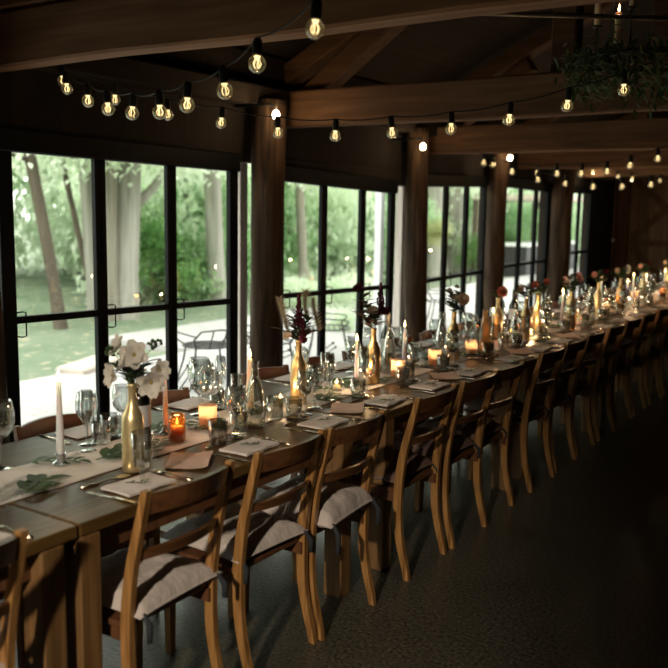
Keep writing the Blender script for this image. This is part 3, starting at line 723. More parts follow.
# candles
FLAME = MB().lathe([(0, 0), (.0045, .005), (.0065, .012), (.0050, .022), (.0022, .033), (0, .042)], 10)
def point(parent, z, power, col=(1, .62, .32)):
    l = bpy.data.lights.new('candle_light', 'POINT'); l.energy = power; l.shadow_soft_size = .012; l.color = col
    o = bpy.data.objects.new('candle_light', l); COL.objects.link(o); o.parent = parent; o.location = (0, 0, z)
CP = .8
def candle_parts(root, z0, h, r0_, r1_, m_, light=CP, k=14):
    MB().lathe([(0, z0), (r0_, z0), (r0_*.98, z0+h*.3), (r1_, z0+h-.003), (r1_*.8, z0+h), (0, z0+h-.002)], k).build('wax', m_, root)
    MB().tube([(0, 0, z0+h-.003), (.0005, 0, z0+h+.008)], .0012, 5).build('wick', M['wick'], root)
    f = MB(); fs_ = .72 if h < .1 else .95; f.v = [(a*fs_, b*fs_, c*fs_+z0+h+.004) for a, b, c in FLAME.v]; f.f = FLAME.f[:]; f.sm = FLAME.sm[:]
    f.build('flame', M['flame'], root)
    if light: point(root, z0+h+.028, light)
holder_i = 0
def taper(x, y, h, m_, label, holder='clear glass candle holder', z=RUN+.004, r=.0115, light=CP):
    root = empty('taper_candle', (x, y, z), label=label, cat='candle', group='tall taper candles')
    candle_parts(root, .008, h, r, r*.55, m_, light)
    hd = MB().lathe([(0, 0), (.030, 0), (.032, .004), (.028, .010), (.016, .016), (.019, .034), (.021, .040), (.0175, .040), (.0135, .018), (.013, .008), (0, .007)], 16).build('candle_holder', M['glass'], loc=(x, y, z))
    tag(hd, 'small clear glass holder under the ' + label.split(',')[0], 'candle holder', 'glass candle holders')
taper(-2.40, 1.93, .285, M['wax'], 'white taper candle at the near left, beside the sprigs', r=.0135)
taper(-2.40, 2.44, .225, M['wax_pink'], 'blush taper candle left of the amber jar')
taper(-2.33, 3.74, .215, M['wax'], 'white taper candle left of the burgundy stems')
taper(-2.33, 4.24, .235, M['wax'], 'white taper candle in front of the second log post')
taper(-2.22, 5.21, .235, M['wax_cream'], 'cream taper candle right of the stout brown carafe')
taper(-2.40, 2.965, .225, M['wax_cream'], 'thick cream candle behind the clear water carafe', r=.019)
far_t = [(523, 300, 5.9), (559, 292, 6.6), (594, 291, 7.23), (610, 285, 7.5), (637, 282, 8.7), (644, 276, 9.2), (653, 273, 9.6)]
fy = [6.1, 6.75, 7.25, 7.95, 8.6, 9.1, 9.6, 10.1, 10.7, 11.3]
for i, y in enumerate(fy):
    taper(-2.34+.05*math.sin(i*2), y, [.22, .25, .24, .28, .22, .25][i % 6], M['wax'], 'white taper candle on the far tables, ' + nth(i), light=CP*2.4)
def jar_candle(x, y, label, kind, z=RUN+.004, light=CP):
    root = empty('jar_candle', (x, y, z), label=label, cat='candle jar', group='candle jars')
    if kind == 'amber':
        MB().lathe([(0, 0), (.030, 0), (.033, .006), (.033, .082), (.029, .092), (.031, .104), (.0295, .104), (.0275, .092), (.0315, .08), (.0315, .008), (0, .004)], 22).build('jar', M['amber'], root)
        candle_parts(root, .006, .052, .026, .025, M['wax_cream'], light*.45)
    elif kind == 'peach':
        MB().lathe([(0, 0), (.034, 0), (.036, .004), (.038, .095), (.0365, .095), (.0345, .008), (0, .006)], 22).build('glass_cup', M['frost'], root)
        candle_parts(root, .008, .045, .030, .029, M['wax_cream'], light*.55)
    elif kind == 'pillar':
        candle_parts(root, .0, .062, .020, .019, M['wax_orange'], light)
    elif kind == 'tea':
        MB().lathe([(0, 0), (.026, 0), (.030, .004), (.033, .05), (.0315, .05), (.0285, .008), (0, .006)], 18).build('glass_cup', M['glass'], root)
        candle_parts(root, .008, .018, .019, .019, M['wax_cream'], light)
    return root
jar_candle(-2.30, 2.40, 'amber glass jar with a lit candle near the blush menu card', 'amber')
jar_candle(-2.34, 2.62, 'peach frosted glass with a lit candle ringed by leaves', 'peach')
jar_candle(-2.30, 2.78, 'clear tealight glass left of the water carafe', 'tea', light=.8)
jar_candle(-2.34, 3.11, 'clear tealight glass left of the burgundy amaranth vase', 'tea')
jar_candle(-2.33, 3.56, 'clear tealight glass between the amaranth vase and white taper', 'tea')
jar_candle(-2.29, 3.78, 'orange pillar candle beside the burgundy stem vase', 'pillar')
jar_candle(-2.27, 4.50, 'peach frosted glass with lit candle beside the dahlia vase', 'peach')
jar_candle(-2.26, 4.98, 'peach frosted glass with lit candle before the brown carafe', 'peach')
for i, y in enumerate([4.05, 5.55, 6.0, 6.45, 6.9, 7.4, 7.8, 8.3, 8.8, 9.3, 9.9, 10.5]):
    jar_candle(-2.26-.14*(i % 2), y, '%s candle glass glowing further down the table, %s' % (['peach', 'amber', 'small clear'][i % 3], nth(i)), ['peach', 'amber', 'tea'][i % 3], light=CP*2.8)
# leaf wreath around peach candle
root = empty('leaf_wreath', (-2.34, 2.62, RUN+.006), label='ring of dark green leaves around the peach candle glass', cat='wreath')
mb = MB()
for k in range(26):
    a = k*2*math.pi/26; mb.leaf((.052*math.cos(a), .052*math.sin(a), .004+.006*(k % 3)), (math.cos(a+1.1), math.sin(a+1.1), .25), (0, 0, 1), .05, .026, .15)
mb.build('leaves', M['leafdk'], root)
MB().tube([(.05*math.cos(a*.3142), .05*math.sin(a*.3142), .005) for a in range(21)], .002, 5).build('stem_ring', M['stem'], root)

# bottles, vases
BP = [(0, 0), (.034, 0), (.037, .004), (.037, .175), (.034, .195), (.022, .222), (.0145, .245), (.0135, .295), (.0155, .297), (.0155, .308), (.0125, .308), (.0105, .25), (0, .249)]
def bottle(name, x, y, m_, label, cat, z=RUN+.004, sx=1, sz=1, prof=BP, group=None, k=22):
    root = empty(name, (x, y, z), label=label, cat=cat, group=group)
    MB().lathe([(r*sx, h*sz) for r, h in prof], k).build('bottle_body', m_, root); return root
def wine_bottle(x, y, glass, foil, label, z=RUN+.004):
    root = bottle('wine_bottle', x, y, glass, label, 'wine bottle', z)
    MB().lathe([(.0376, .085), (.0378, .086), (.0378, .165), (.0376, .166)], 22).build('paper_label', M['label'], root)
    MB().lathe([(.0142, .245), (.0150, .246), (.0160, .296), (.0162, .309), (0, .310)], 16).build('foil_capsule', foil, root)
wine_bottle(-2.335, 2.245, M['wine_dark'], M['foil'], 'dark wine bottle with grey label behind the white flowers')
wine_bottle(-2.47, 4.29, M['wine_green'], M['foil_pale'], 'dark green wine bottle in front of the second log post')
wine_bottle(-2.52, 6.3, M['wine_dark'], M['foil'], 'dark wine bottle beside the far flower vases', z=TZ)
CAR = [(0, 0), (.040, 0), (.043, .004), (.045, .06), (.040, .12), (.030, .17), (.019, .205), (.0145, .225), (.0140, .262), (.017, .265), (.017, .272), (.0145, .272), (.012, .23), (.017, .205), (.028, .17), (.038, .12), (.043, .06), (.040, .008), (0, .006)]
def carafe(x, y, label, m_, z=RUN+.004, s_=1.0):
    root = bottle('water_carafe', x, y, m_, label, 'carafe', z, s_, s_, CAR, 'glass carafes')
    root.children[0].name = 'carafe_body'
    return root
carafe(-2.20, 2.75, 'clear glass water carafe beside the peach candle', M['glass'], s_=1.0)
carafe(-2.36, 4.12, 'clear glass carafe before the dark green bottle', M['glass'])
carafe(-2.41, 4.86, 'clear glass carafe left of the dahlia vase', M['glass'])
M['carafe_brown'] = glassy('brown_carafe_glass', (.78, .70, .56), .9, .6, rough=.04, minr=.12, extra=((.8, .6, .4), .25))
carafe(-2.22, 5.08, 'stout brownish carafe beside the cream taper', M['carafe_brown'], s_=1.02)
for i, y in enumerate([5.65, 6.6, 7.3, 8.1, 9.0, 9.8]):
    carafe(-2.24-.16*(i % 2), y, 'clear glass carafe on the far tables, ' + nth(i), M['glass'])

# flowers: each stem is a thing of its own, standing in a bottle
def bloom(mb, c, nrm, rad, n, cup, layers=1, seed=0):
    c = Vector(c); nrm = Vector(nrm).normalized(); a0 = nrm.orthogonal().normalized(); b0 = nrm.cross(a0); r = random.Random(seed)
    for L in range(layers):
        rr = rad*(1-.24*L); cp = cup+.35*L
        for i in range(n):
            a = 2*math.pi*(i+.5*L)/n+.2*r.random(); d = a0*math.cos(a)+b0*math.sin(a); t = d.cross(nrm)
            nu, nv = 5, 4; V = []
            for j in range(nu):
                u = j/(nu-1); el = cp*(1-.3*u); out = rr*u*math.cos(el); hh = rr*u*math.sin(el)+.12*rr*u*u*math.sin(i*2.1)
                wd = rr*(.40 if layers == 2 else .55)*math.sin(math.pi*min(1, .12+u*.80))**.7
                for k in range(nv):
                    v = -1+2*k/(nv-1); V.append(c+d*out+nrm*(hh+.12*rr*v*v*u)+t*wd*v)
            mb.add(V, [(j*nv+k, j*nv+k+1, j*nv+nv+k+1, j*nv+nv+k) for j in range(nu-1) for k in range(nv-1)], True)
def flower(name, base, tip, kind, label, rad=.03, pet='petal_white', group=None, leaves=3, nrm=None, seed=0, leafm='leafdk', n=6, layers=1):
    base = Vector(base); tip = Vector(tip); d = tip-base
    root = empty(name, base, label=label, cat='flower', group=group)
    mid = d*.5+Vector((d.x*-.15, d.y*-.15, .02)); P = [Vector((0, 0, -.10)), Vector((0, 0, 0)), mid, d]
    st = MB().tube(P, [.0015, .0015, .0015, .001], 5); st.build('stem', M['stem'], root)
    nr = Vector(nrm) if nrm else (d.normalized()+Vector((.5, -.6, .1)))
    if kind == 'round':
        mb = MB(); bloom(mb, d, nr, rad*(1.1 if layers == 2 else 1), n, .45 if layers == 2 else .25, layers, seed); mb.build('bloom', M[pet], root)
        if pet == 'petal_white': MB().sphere(tuple(d+nr.normalized()*rad*.10), rad*.15, 8).build('flower_centre', M['stamen'], root)
    elif kind == 'spike':
        mb = MB(); r = random.Random(seed)
        L = rad*3.2
        for i in range(120):
            t = i/120; a = i*2.4; rr = (rad*.45*(1-t)**.7+.002)*(.2+.9*r.random())
            p = d+Vector((math.cos(a)*rr, math.sin(a)*rr, L*(t-.35))); mb.sphere(tuple(p), .0058*(1-.4*t)+.002*r.random(), 5)
        mb.build('flower_spike', M[pet], root)
    elif kind == 'plume':
        mb = MB(); r = random.Random(seed)
        for i in range(110):
            t = i/110; a = i*2.4; rr = rad*.8*r.random()**.7*math.sin(math.pi*(.08+.9*t))**.8*math.sin(math.pi*(.15+.8*t)); p = d+Vector((rad*.5*math.sin(t*2+seed), 0, rad*2.6*(t-.5)))
            mb.leaf(p, (math.cos(a)*.7, math.sin(a)*.7, .8), (0, 0, 1), .035, .010, .3)
        mb.build('plume', M[pet], root)
    elif kind == 'seed':
        mb = MB(); r = random.Random(seed)
        for i in range(14):
            p = d+Vector((r.uniform(-1, 1), r.uniform(-1, 1), r.uniform(-.6, 1)))*rad
            mb.tube([d-d*.12, p], .0008, 4); mb.sphere(tuple(p), .006, 6)
        mb.build('berries', M['leafdk'], root)
    if leaves:
        lf = MB(); r = random.Random(seed+9)
        for i in range(leaves):
            t = .25+.6*i/max(1, leaves); p = mid*(t*2) if t < .5 else mid+(d-mid)*(t*2-1); a = r.random()*6.28
            lf.leaf(p, (math.cos(a), math.sin(a), .5), (0, 0, 1), .058+.028*r.random(), .033, .2)
        lf.build('leaves', M[leafm], root)
    return root
def RGT(a): return rt*a       # offset to the right of the picture, used for bouquets facing the aisle
def spray(cx, cy, zt, items, vase_name):
    for i, (kind, dx, dz, dd, rad, pet, lab, ex) in enumerate(items):
        base = Vector((cx, cy, zt-.02)); tip = Vector((cx, cy, zt)) + r0*(dx+(.008 if 'pale gold' in vase_name else 0)) + Vector((0, 0, dz+(.022 if 'pale gold' in vase_name else 0))) - Vector((fw.x, fw.y, 0)).normalized()*dd
        nm = {'round': 'flower_stem', 'spike': 'amaranth_stem', 'plume': 'pampas_stem', 'seed': 'berry_stem', 'leaf': 'foliage_stem'}[kind]
        flower(nm, base, tip, kind, lab + ' in the ' + vase_name, rad, pet, 'stems in the ' + vase_name, seed=i*7+int(cy*10), **ex)
v = bottle('bottle_vase', -2.15, 2.03, M['gold_pale'], 'pale gold bottle vase holding the white flowers', 'vase', sz=.98)
spray(-2.15, 2.03, RUN+.30, [
    ('round', 0.008, .085, .03, .048, 'petal_white', 'largest open white bloom, facing front,', dict(layers=2, n=6, leaves=3, nrm=(.6, -.8, .25))),
    ('round', -.050, .105, .00, .040, 'petal_white', 'upper left white bloom', dict(layers=2, n=6, leaves=1, nrm=(-.3, -.8, .5))),
    ('round', -.062, .015, .03, .040, 'petal_white', 'lower left white bloom', dict(layers=2, n=6, leaves=2, nrm=(-.2, -.9, .1))),
    ('round', .065, .000, .045, .050, 'petal_white', 'drooping white bloom at lower right', dict(layers=2, n=6, leaves=2, nrm=(.7, -.6, -.4))),
    ('round', .085, .030, .0, .036, 'petal_white', 'small white bloom at far right', dict(layers=2, n=6, leaves=1, nrm=(.9, -.3, .1))),
    ('seed', .072, .115, .0, .022, 'leafdk', 'dark berry stem at upper right', dict(leaves=1)),
    ('seed', -.075, .09, .0, .018, 'leafdk', 'dark berry stem at left', dict(leaves=2)),
    ('leaf', .02, .045, .03, .02, 'leafdk', 'green leafy stem', dict(leaves=9)),
    ('leaf', -.045, .05, .02, .02, 'leafdk', 'green leafy stem leaning left', dict(leaves=9)),
    ('leaf', .05, .07, .01, .02, 'leafdk', 'green leafy stem leaning right', dict(leaves=9)),
    ('round', -.025, .05, .04, .034, 'petal_white', 'half open white bloom at the centre left', dict(layers=2, n=6, leaves=1, nrm=(-.5, -.7, .4))),
], 'pale gold vase')
bottle('bottle_vase', -2.32, 3.22, M['gold'], 'gold bottle vase holding burgundy amaranth and pampas', 'vase', sz=.96)
spray(-2.32, 3.22, RUN+.29, [
    ('spike', .0, .13, .02, .045, 'petal_burg', 'tall burgundy amaranth spike', dict(leaves=6, leafm='leafburg')),
    ('spike', .02, .04, .03, .034, 'petal_burg', 'short burgundy amaranth spike', dict(leaves=6, leafm='leafburg')),
    ('plume', -.075, .12, -.02, .055, 'pampas', 'pale plume at left', dict(leaves=2)),
    ('plume', .085, .12, -.02, .055, 'pampas', 'pale plume at right', dict(leaves=2)),
    ('plume', .045, .16, -.03, .05, 'pampas', 'pale plume at top', dict(leaves=0)),
    ('round', -.05, .03, .02, .024, 'petal_cream', 'small cream bloom', dict(leaves=4)),
    ('leaf', -.08, .05, .0, .02, 'leafdk', 'trailing green stem', dict(leaves=8)),
    ('leaf', -.02, .12, .0, .02, 'leafdk', 'dark leafy stem around the tall spike', dict(leaves=14, leafm='leafburg')),
    ('leaf', .07, .13, .0, .02, 'leafdk', 'green leafy stem at upper right', dict(leaves=12)),
    ('leaf', .06, .04, .02, .02, 'leafdk', 'dark leafy stem', dict(leaves=8, leafm='leafburg')),
], 'amaranth vase')
bottle('bottle_vase', -2.29, 3.84, M['gold'], 'gold bottle vase holding tall burgundy stems', 'vase', sz=.93)
spray(-2.29, 3.84, RUN+.28, [
    ('round', -.085, .215, .0, .030, 'petal_burg', 'tall dusky bloom leaning left', dict(leaves=6, leafm='leafburg')),
    ('spike', .03, .14, .0, .05, 'petal_burg', 'thick burgundy amaranth spike', dict(leaves=3, leafm='leafburg')),
    ('round', -.01, .10, .02, .030, 'petal_cream', 'greenish cream bloom', dict(leaves=4)),
    ('leaf', -.10, .10, .0, .02, 'leafdk', 'large dark leafy stem', dict(leaves=12, leafm='leafburg')),
    ('leaf', -.05, .05, .02, .02, 'leafdk', 'low dark leafy stem', dict(leaves=8, leafm='leafburg')),
    ('leaf', -.07, .17, .0, .02, 'leafdk', 'tall dark leafy stem at left', dict(leaves=14, leafm='leafburg')),
    ('leaf', .03, .12, .0, .02, 'leafdk', 'dark leafy stem around the spike', dict(leaves=12, leafm='leafburg')),
    ('round', .05, .10, .02, .028, 'petal_burg', 'dusky bloom at right', dict(leaves=5, layers=3, n=7)),
], 'burgundy stem vase')
bottle('bottle_vase', -2.27, 4.74, M['gold'], 'gold bottle vase holding the peach dahlia', 'vase', sz=.95)
spray(-2.27, 4.74, RUN+.285, [
    ('round', .045, .09, .03, .038, 'petal_cream', 'peach dahlia', dict(leaves=3, layers=3, n=9, nrm=(.6, -.8, .2))),
    ('round', -.035, .135, .0, .022, 'petal_white', 'small white bloom', dict(leaves=3)),
    ('round', -.01, .10, .02, .026, 'petal_cream', 'cream bloom', dict(leaves=4)),
    ('round', .01, .16, .0, .018, 'petal_white', 'tiny white bloom at top', dict(leaves=2)),
    ('leaf', -.02, .06, .03, .02, 'leafdk', 'green leafy stem', dict(leaves=10)),
    ('leaf', .05, .04, .0, .02, 'leafdk', 'side leafy stem', dict(leaves=8)),
    ('leaf', -.04, .15, .0, .02, 'leafdk', 'tall left leafy stem', dict(leaves=12)),
    ('leaf', .06, .15, -.02, .02, 'leafdk', 'tall right leafy stem', dict(leaves=10)),
], 'dahlia vase')
bottle('bottle_vase', -2.41, 5.73, M['gold_pale'], 'pale bottle vase holding one coral rose', 'vase', sz=.95)
spray(-2.41, 5.73, RUN+.285, [('round', .02, .055, .03, .040, 'petal_coral', 'coral rose', dict(leaves=5, layers=4, n=7, nrm=(.5, -.8, .3))),
    ('leaf', .0, .03, .0, .02, 'leafdk', 'green leafy stem', dict(leaves=6))], 'coral rose vase')
fv = [(-2.26, 5.88, ('petal_cream', 'petal_coral'), 'first'), (-2.29, 6.20, ('petal_burg', 'petal_coral', 'petal_white'), 'second'), (-2.18, 6.62, ('petal_cream', 'petal_pink'), 'third'),
      (-2.33, 7.05, ('petal_burg', 'petal_pink'), 'fourth'), (-2.30, 7.7, ('petal_pink', 'petal_burg'), 'fifth'), (-2.30, 8.4, ('petal_cream', 'petal_white'), 'sixth'), (-2.32, 9.3, ('petal_pink', 'petal_burg'), 'seventh'), (-2.30, 10.3, ('petal_cream', 'petal_cream'), 'eighth')]
cw = {'petal_cream': 'cream', 'petal_coral': 'coral', 'petal_burg': 'burgundy', 'petal_white': 'white', 'petal_pink': 'pink'}
for i, (x, y, pets, o_) in enumerate(fv):
    bottle('bottle_vase', x, y, M['gold'] if i % 2 else M['gold_pale'], 'gold bottle vase beyond the coral rose, %s in the far row of vases' % o_, 'vase', sz=.93, k=14)
    it = []
    for j, p in enumerate(pets):
        it.append(('round', [-.05, .05, .0][j], [.08, .11, .05][j], .02, .027, p, '%s %s bloom' % (['left', 'right', 'middle'][j], cw[p]), dict(leaves=4, layers=3, n=7, nrm=(.5, -.8, .3))))
    it.append(('leaf', -.06, .05, .0, .02, 'leafdk', 'green leafy stem', dict(leaves=12))); it.append(('leaf', .07, .08, .0, .02, 'leafdk', 'tall green leafy stem', dict(leaves=12))); it.append(('leaf', -.01, .12, .0, .02, 'leafdk', 'upright green leafy stem', dict(leaves=14)))
    spray(x, y, RUN+.28, it, o_ + ' far vase')

# ------------------------------------------------------------------ FESTOON LIGHTS
def P_at(px, py, dist):
    d = fw + rt*(px-334)/F_ - up*(py-334)/F_
    return Vector((0, 0, ZC)) + d*dist
def festoon(label, pts, group='festoon light strings', slack=.02, br=.030):
    """pts: world points of bulb centres along the string, first and last may be anchors (flag 0)"""
    root = empty('festoon_string', pts[0][0], label=label, cat='string lights', group=group); o = pts[0][0]
    cab = []
    P = [(p-o, f) for p, f in pts]
    top = [p+Vector((0, 0, br+.055 if f else 0)) for p, f in P]
    for a, b in zip(top, top[1:]):
        for k in range(6):
            t = k/6; q = a.lerp(b, t); q.z -= slack*4*t*(1-t)*(b-a).length; cab.append(q)
    cab.append(top[-1]); MB().tube(cab, .0035, 6).build('cable', M['rubber'], root)
    for i, (p, f) in enumerate(P):
        if not f: continue
        if len(BULB) == 0 or True:
            c = copy_tree(BULBP, root); c.location = p; c.rotation_euler = (.12*math.sin(i*3.1), .12*math.cos(i*2.3), i)
            KIDS.setdefault(root.name, []).append(c)
    return root
BULB = []
br = .030
_b = MB().lathe([(0, -br)]+[(br*math.sin(math.pi*i/12), -br*math.cos(math.pi*i/12)) for i in range(1, 11)]+[(.014, br*.98), (.0135, br+.006)], 18)
BULBP = bpy.data.objects.new('light_bulb', None)
me = bpy.data.meshes.new('light_bulb'); me.from_pydata(_b.v, [], _b.f); me.polygons.foreach_set('use_smooth', [True]*len(_b.f)); me.materials.append(M['bulb_glass'])
BULBP = bpy.data.objects.new('light_bulb', me)
def sub(mb, name, m_):
    me = bpy.data.meshes.new(name); me.from_pydata(mb.v, [], mb.f); me.polygons.foreach_set('use_smooth', mb.sm); me.materials.append(m_)
    o = bpy.data.objects.new(name, me); KIDS.setdefault(BULBP.name, []).append(o)
KIDS.setdefault(BULBP.name, [])
sub(MB().lathe([(0, br-.002), (.0155, br-.002), (.0165, br+.006), (.0165, br+.040), (.013, br+.052), (.006, br+.058), (0, br+.058)], 12), 'socket', M['rubber'])
fi = MB().lathe([(0, br-.012), (.010, br-.010), (.0115, br-.004), (0, br-.003)], 10)
for k in range(5):
    a = k*1.256; fi.tube([(.004*math.cos(a), .004*math.sin(a), .02), (.014*math.cos(a), .014*math.sin(a), .0), (.008*math.cos(a), .008*math.sin(a), -.014)], .0013, 4)
sub(fi, 'filament', M['filament'])
A = [(62, 68, 4.9, 0), (67, 89, 4.5, 1), (88, 101, 4.2, 1), (108, 109, 3.95, 1), (132, 113, 3.75, 1), (160, 112, 3.5, 1), (187, 105, 3.3, 1), (225, 91, 3.1, 1), (257, 64, 2.9, 1), (315, 29, 2.6, 1), (372, -40, 2.4, 0)]
festoon('nearest festoon string of large clear bulbs sagging under the first tie beam', [(P_at(x, y, d), f) for x, y, d, f in A], slack=.06)
B = [(62, 68, 4.75, 0), (63, 81, 4.7, 1), (115, 100, 4.8, 1), (168, 115, 4.8, 1), (221, 123, 4.7, 1), (278, 133, 4.65, 1), (335, 136, 4.55, 1), (392, 133, 4.5, 1), (451, 129, 4.4, 1), (509, 120, 4.3, 1), (567, 106, 4.2, 1), (624, 90, 4.1, 1), (690, 62, 4.0, 1), (760, 20, 3.9, 0)]
festoon('long festoon string of clear bulbs looping across the whole picture', [(P_at(x, y, d), f) for x, y, d, f in B], slack=.04)
Cc = [(470, 148, 8.2, 0), (484, 163, 8.0, 1), (512, 172, 7.6, 1), (557, 174, 7.4, 1), (581, 174, 7.2, 1), (607, 172, 7.1, 1), (630, 166, 7.0, 1), (658, 159, 6.9, 1), (700, 140, 6.8, 0)]
festoon('festoon string of small bulbs beyond the third tie beam', [(P_at(x, y, d), f) for x, y, d, f in Cc], slack=.05)
Dd = [(480, 155, 9.6, 0), (493, 165, 9.4, 1), (537, 173, 9.2, 1), (538, 180, 8.6, 1), (565, 184, 8.4, 1), (593, 187, 8.2, 1), (622, 187, 8.1, 1), (651, 185, 8.0, 1), (690, 178, 7.9, 0)]
festoon('lowest far festoon string of small bulbs near the back wall', [(P_at(x, y, d), f) for x, y, d, f in Dd], slack=.05)
Ee = [(585, 160, 12.2, 0), (593, 172, 12.2, 1), (618, 177, 11.8, 1), (632, 179, 11.6, 1), (660, 181, 11.3, 1), (695, 184, 11, 0)]
festoon('farthest festoon string of tiny bulbs before the dark door', [(P_at(x, y, d), f) for x, y, d, f in Ee], slack=.05)

for i, (x, y, d) in enumerate(((593, 172, 12.2), (632, 179, 11.6))):
    l = bpy.data.lights.new('bulb_light', 'POINT'); l.energy = 2.2; l.color = (1, .74, .42); l.shadow_soft_size = .03
    lo = bpy.data.objects.new('bulb_light', l); COL.objects.link(lo); lo.location = P_at(x, y, d)-Vector((0, 0, .05))
# warm wall lamps over the posts
for i, (px, py, X, e) in enumerate(((276, 115, -3.72, 2.6), (423, 147, -3.77, 1.2), (510, 158, -3.77, 2.6))):
    d = fw + rt*(px-334)/F_ - up*(py-334)/F_; p = Vector((0, 0, ZC)) + d*(X/d.x)
    root = empty('wall_lamp', p, label='small bright warm lamp high on the wall over the %s log post' % ['nearest', 'second', 'third'][i], cat='lamp', group='warm wall lamps')
    MB().lathe([(0, -.028), (.018, -.022), (.026, 0), (.020, .02), (.012, .03), (0, .03)], 14).build('bulb', M['lampglow'], root)
    MB().tube([(0, 0, .028), (0, 0, .06), (-.05, 0, .075), (-.36, 0, .075)], .010, 8).build('arm', M['iron'], root)
    l = bpy.data.lights.new('lamp_light', 'POINT'); l.energy = e; l.color = (1, .62, .30); l.shadow_soft_size = .03
    lo = bpy.data.objects.new('lamp_light', l); COL.objects.link(lo); lo.parent = root; lo.location = (.06, -.03, .03)

# ------------------------------------------------------------------ HANGING WREATH
ctr = P_at(648, 62, 4.35)
root = empty('greenery_chandelier', ctr, label='hanging hoop wrapped in dark greenery at the top right', cat='chandelier')
RR = .34
MB().tube([(RR*math.cos(a*math.pi/16), RR*math.sin(a*math.pi/16), 0) for a in range(33)], .014, 8, False).build('hoop', M['iron'], root)
lf = MB(); r = random.Random(5)
for k in range(1500):
    a = r.random()*6.28; rr = RR+r.gauss(0, .05); z = r.gauss(-.02, .055)
    if r.random() < .25: z -= r.random()*.10
    dd_ = (r.uniform(-1, 1), r.uniform(-1, 1), r.uniform(-.9, .6)); lf.leaf((rr*math.cos(a), rr*math.sin(a), z), dd_, (0, 0, 1), .055+.03*r.random(), .018, .2)
g = lf.build('foliage', M['leafdk'], root)
ch = MB()
for k in range(3):
    a = k*2.094+.5; ch.tube([(RR*math.cos(a), RR*math.sin(a), 0), (0, 0, 1.3)], .004, 5)
ch.build('hanging_wire', M['iron'], root)
for i, (px, py, d, h, lit, lab) in enumerate(((617, 46, 4.25, .155, 1, 'lit cream pillar candle on the hanging hoop'), (597, 27, 4.55, .15, 0, 'unlit cream candle at the left of the hanging hoop'), (632, 8, 4.6, .06, 0, 'short cream candle at the back of the hanging hoop'))):
    p = P_at(px, py, d)
    cr = empty('pillar_candle', p, label=lab, cat='candle')
    if lit: candle_parts(cr, 0, h, .0165, .016, M['wax_cream'], .15)
    else:
        MB().lathe([(0, 0), (.0165, 0), (.016, h-.002), (.013, h), (0, h)], 14).build('wax', M['wax_cream'], cr); MB().tube([(0, 0, h-.002), (0, 0, h+.008)], .0012, 5).build('wick', M['wick'], cr)
    q = p-ctr
    MB().lathe([(0, -.004), (.024, -.004), (.026, .006), (.018, .006), (0, 0)], 12, tuple(q)).tube([tuple(q), (q.x, q.y, -.02)], .006, 6).build('candle_cup', M['iron'], root)

# ------------------------------------------------------------------ GARDEN
CR = {}
def trunk(name, p0, p1, ra, rb, m_, label, group, branches=(), k=10, crown=True):
    global CR
    root = empty(name, p0, label=label, cat='tree', group=group); p0 = Vector(p0); p1 = Vector(p1); d = p1-p0
    pts = [Vector((0, 0, -.2))]+[d*t+Vector((.05*math.sin(t*5+ra*30), .07*math.sin(t*4+p0.y), 0))*t for t in (.0, .15, .3, .45, .6, .75, .9, 1)]
    rs = [ra*1.5, ra*1.2]+[ra+(rb-ra)*t for t in (.15, .3, .45, .6, .75, .9, 1)]
    MB().tube(pts, rs, k).build('trunk', m_, root)
    if crown:
        CR['n'] = CR.get('n', 0)+1
        if 'me' not in CR: c_ = cloud(1500, 1, 1, 1, .12, 77).build('crown', M['foliage_lt'], root); CR['me'] = c_
        else: c_ = CR['me'].copy(); COL.objects.link(c_); c_.parent = root
        q = d*(2.95/d.z); c_.location = (q.x+.5, q.y, 3.15); c_.scale = (1.1, 1.5, .95); c_.rotation_euler = (0, 0, CR['n']*1.3)
    for (t, off, r_) in branches:
        q = d*t; MB().tube([q, q+Vector(off)*.5+Vector((0, 0, -.08)), q+Vector(off)], [r_, r_*.8, r_*.4], 7).build('branch', m_, root)
    return root
def cloud(n, rx, ry, rz_, L, seed, W=.5, hollow=.35):
    mb = MB(); r = random.Random(seed); cl = [(r.uniform(-1, 1), r.uniform(-1, 1), r.uniform(-1, 1)) for _ in range(26)]
    for i in range(n):
        c = cl[r.randrange(len(cl))]; p = Vector((c[0]*.75+r.gauss(0, .2), c[1]*.75+r.gauss(0, .2), c[2]*.75+r.gauss(0, .17)))
        p = Vector((p.x*rx, p.y*ry, p.z*rz_)); d = Vector((r.uniform(-1, 1), r.uniform(-1, 1), r.uniform(-.9, .3)))
        mb.leaf(p, d, (0, 0, 1), L*(.7+.6*r.random()), L*W, .3)
    return mb
bushes = {}
def bush(x, y, z, sx, sz, kind, label, name='bush', cat='bush'):
    key = kind
    if key not in bushes:
        me_o = cloud(4200, 1.0, 1.0, 1.0, .115, hash(kind) % 7+3 if False else len(bushes)+3).build(name, M[kind]); bushes[key] = me_o; o = me_o
    else:
        o = bushes[key].copy(); COL.objects.link(o)
    o.name = name; o.location = (x, y, z); o.scale = (sx, sx, sz); o.rotation_euler = (0, 0, x*3+y)
    tag(o, label, cat, 'garden foliage'); return o
def gp(px, py, z=-.1):
    d = fw + rt*(px-334)/F_ - up*(py-334)/F_; return Vector((0, 0, ZC)) + d*((z-ZC)/d.z)
def gx(px, py, X):
    d = fw + rt*(px-334)/F_ - up*(py-334)/F_; return Vector((0, 0, ZC)) + d*(X/d.x)
def tr(px0, py0, px1, py1, X, r_, m_, label, br_=(), taper=.85, zt=4.5):
    a = gx(px0, py0, X); b = gx(px1, py1, X); dirv = (b-a); a2 = a + dirv*((-.1-a.z)/dirv.z); b2 = a + dirv*((zt-a.z)/dirv.z)
    return trunk('tree', a2, b2, r_, r_*taper, m_, label, 'garden trees', br_)
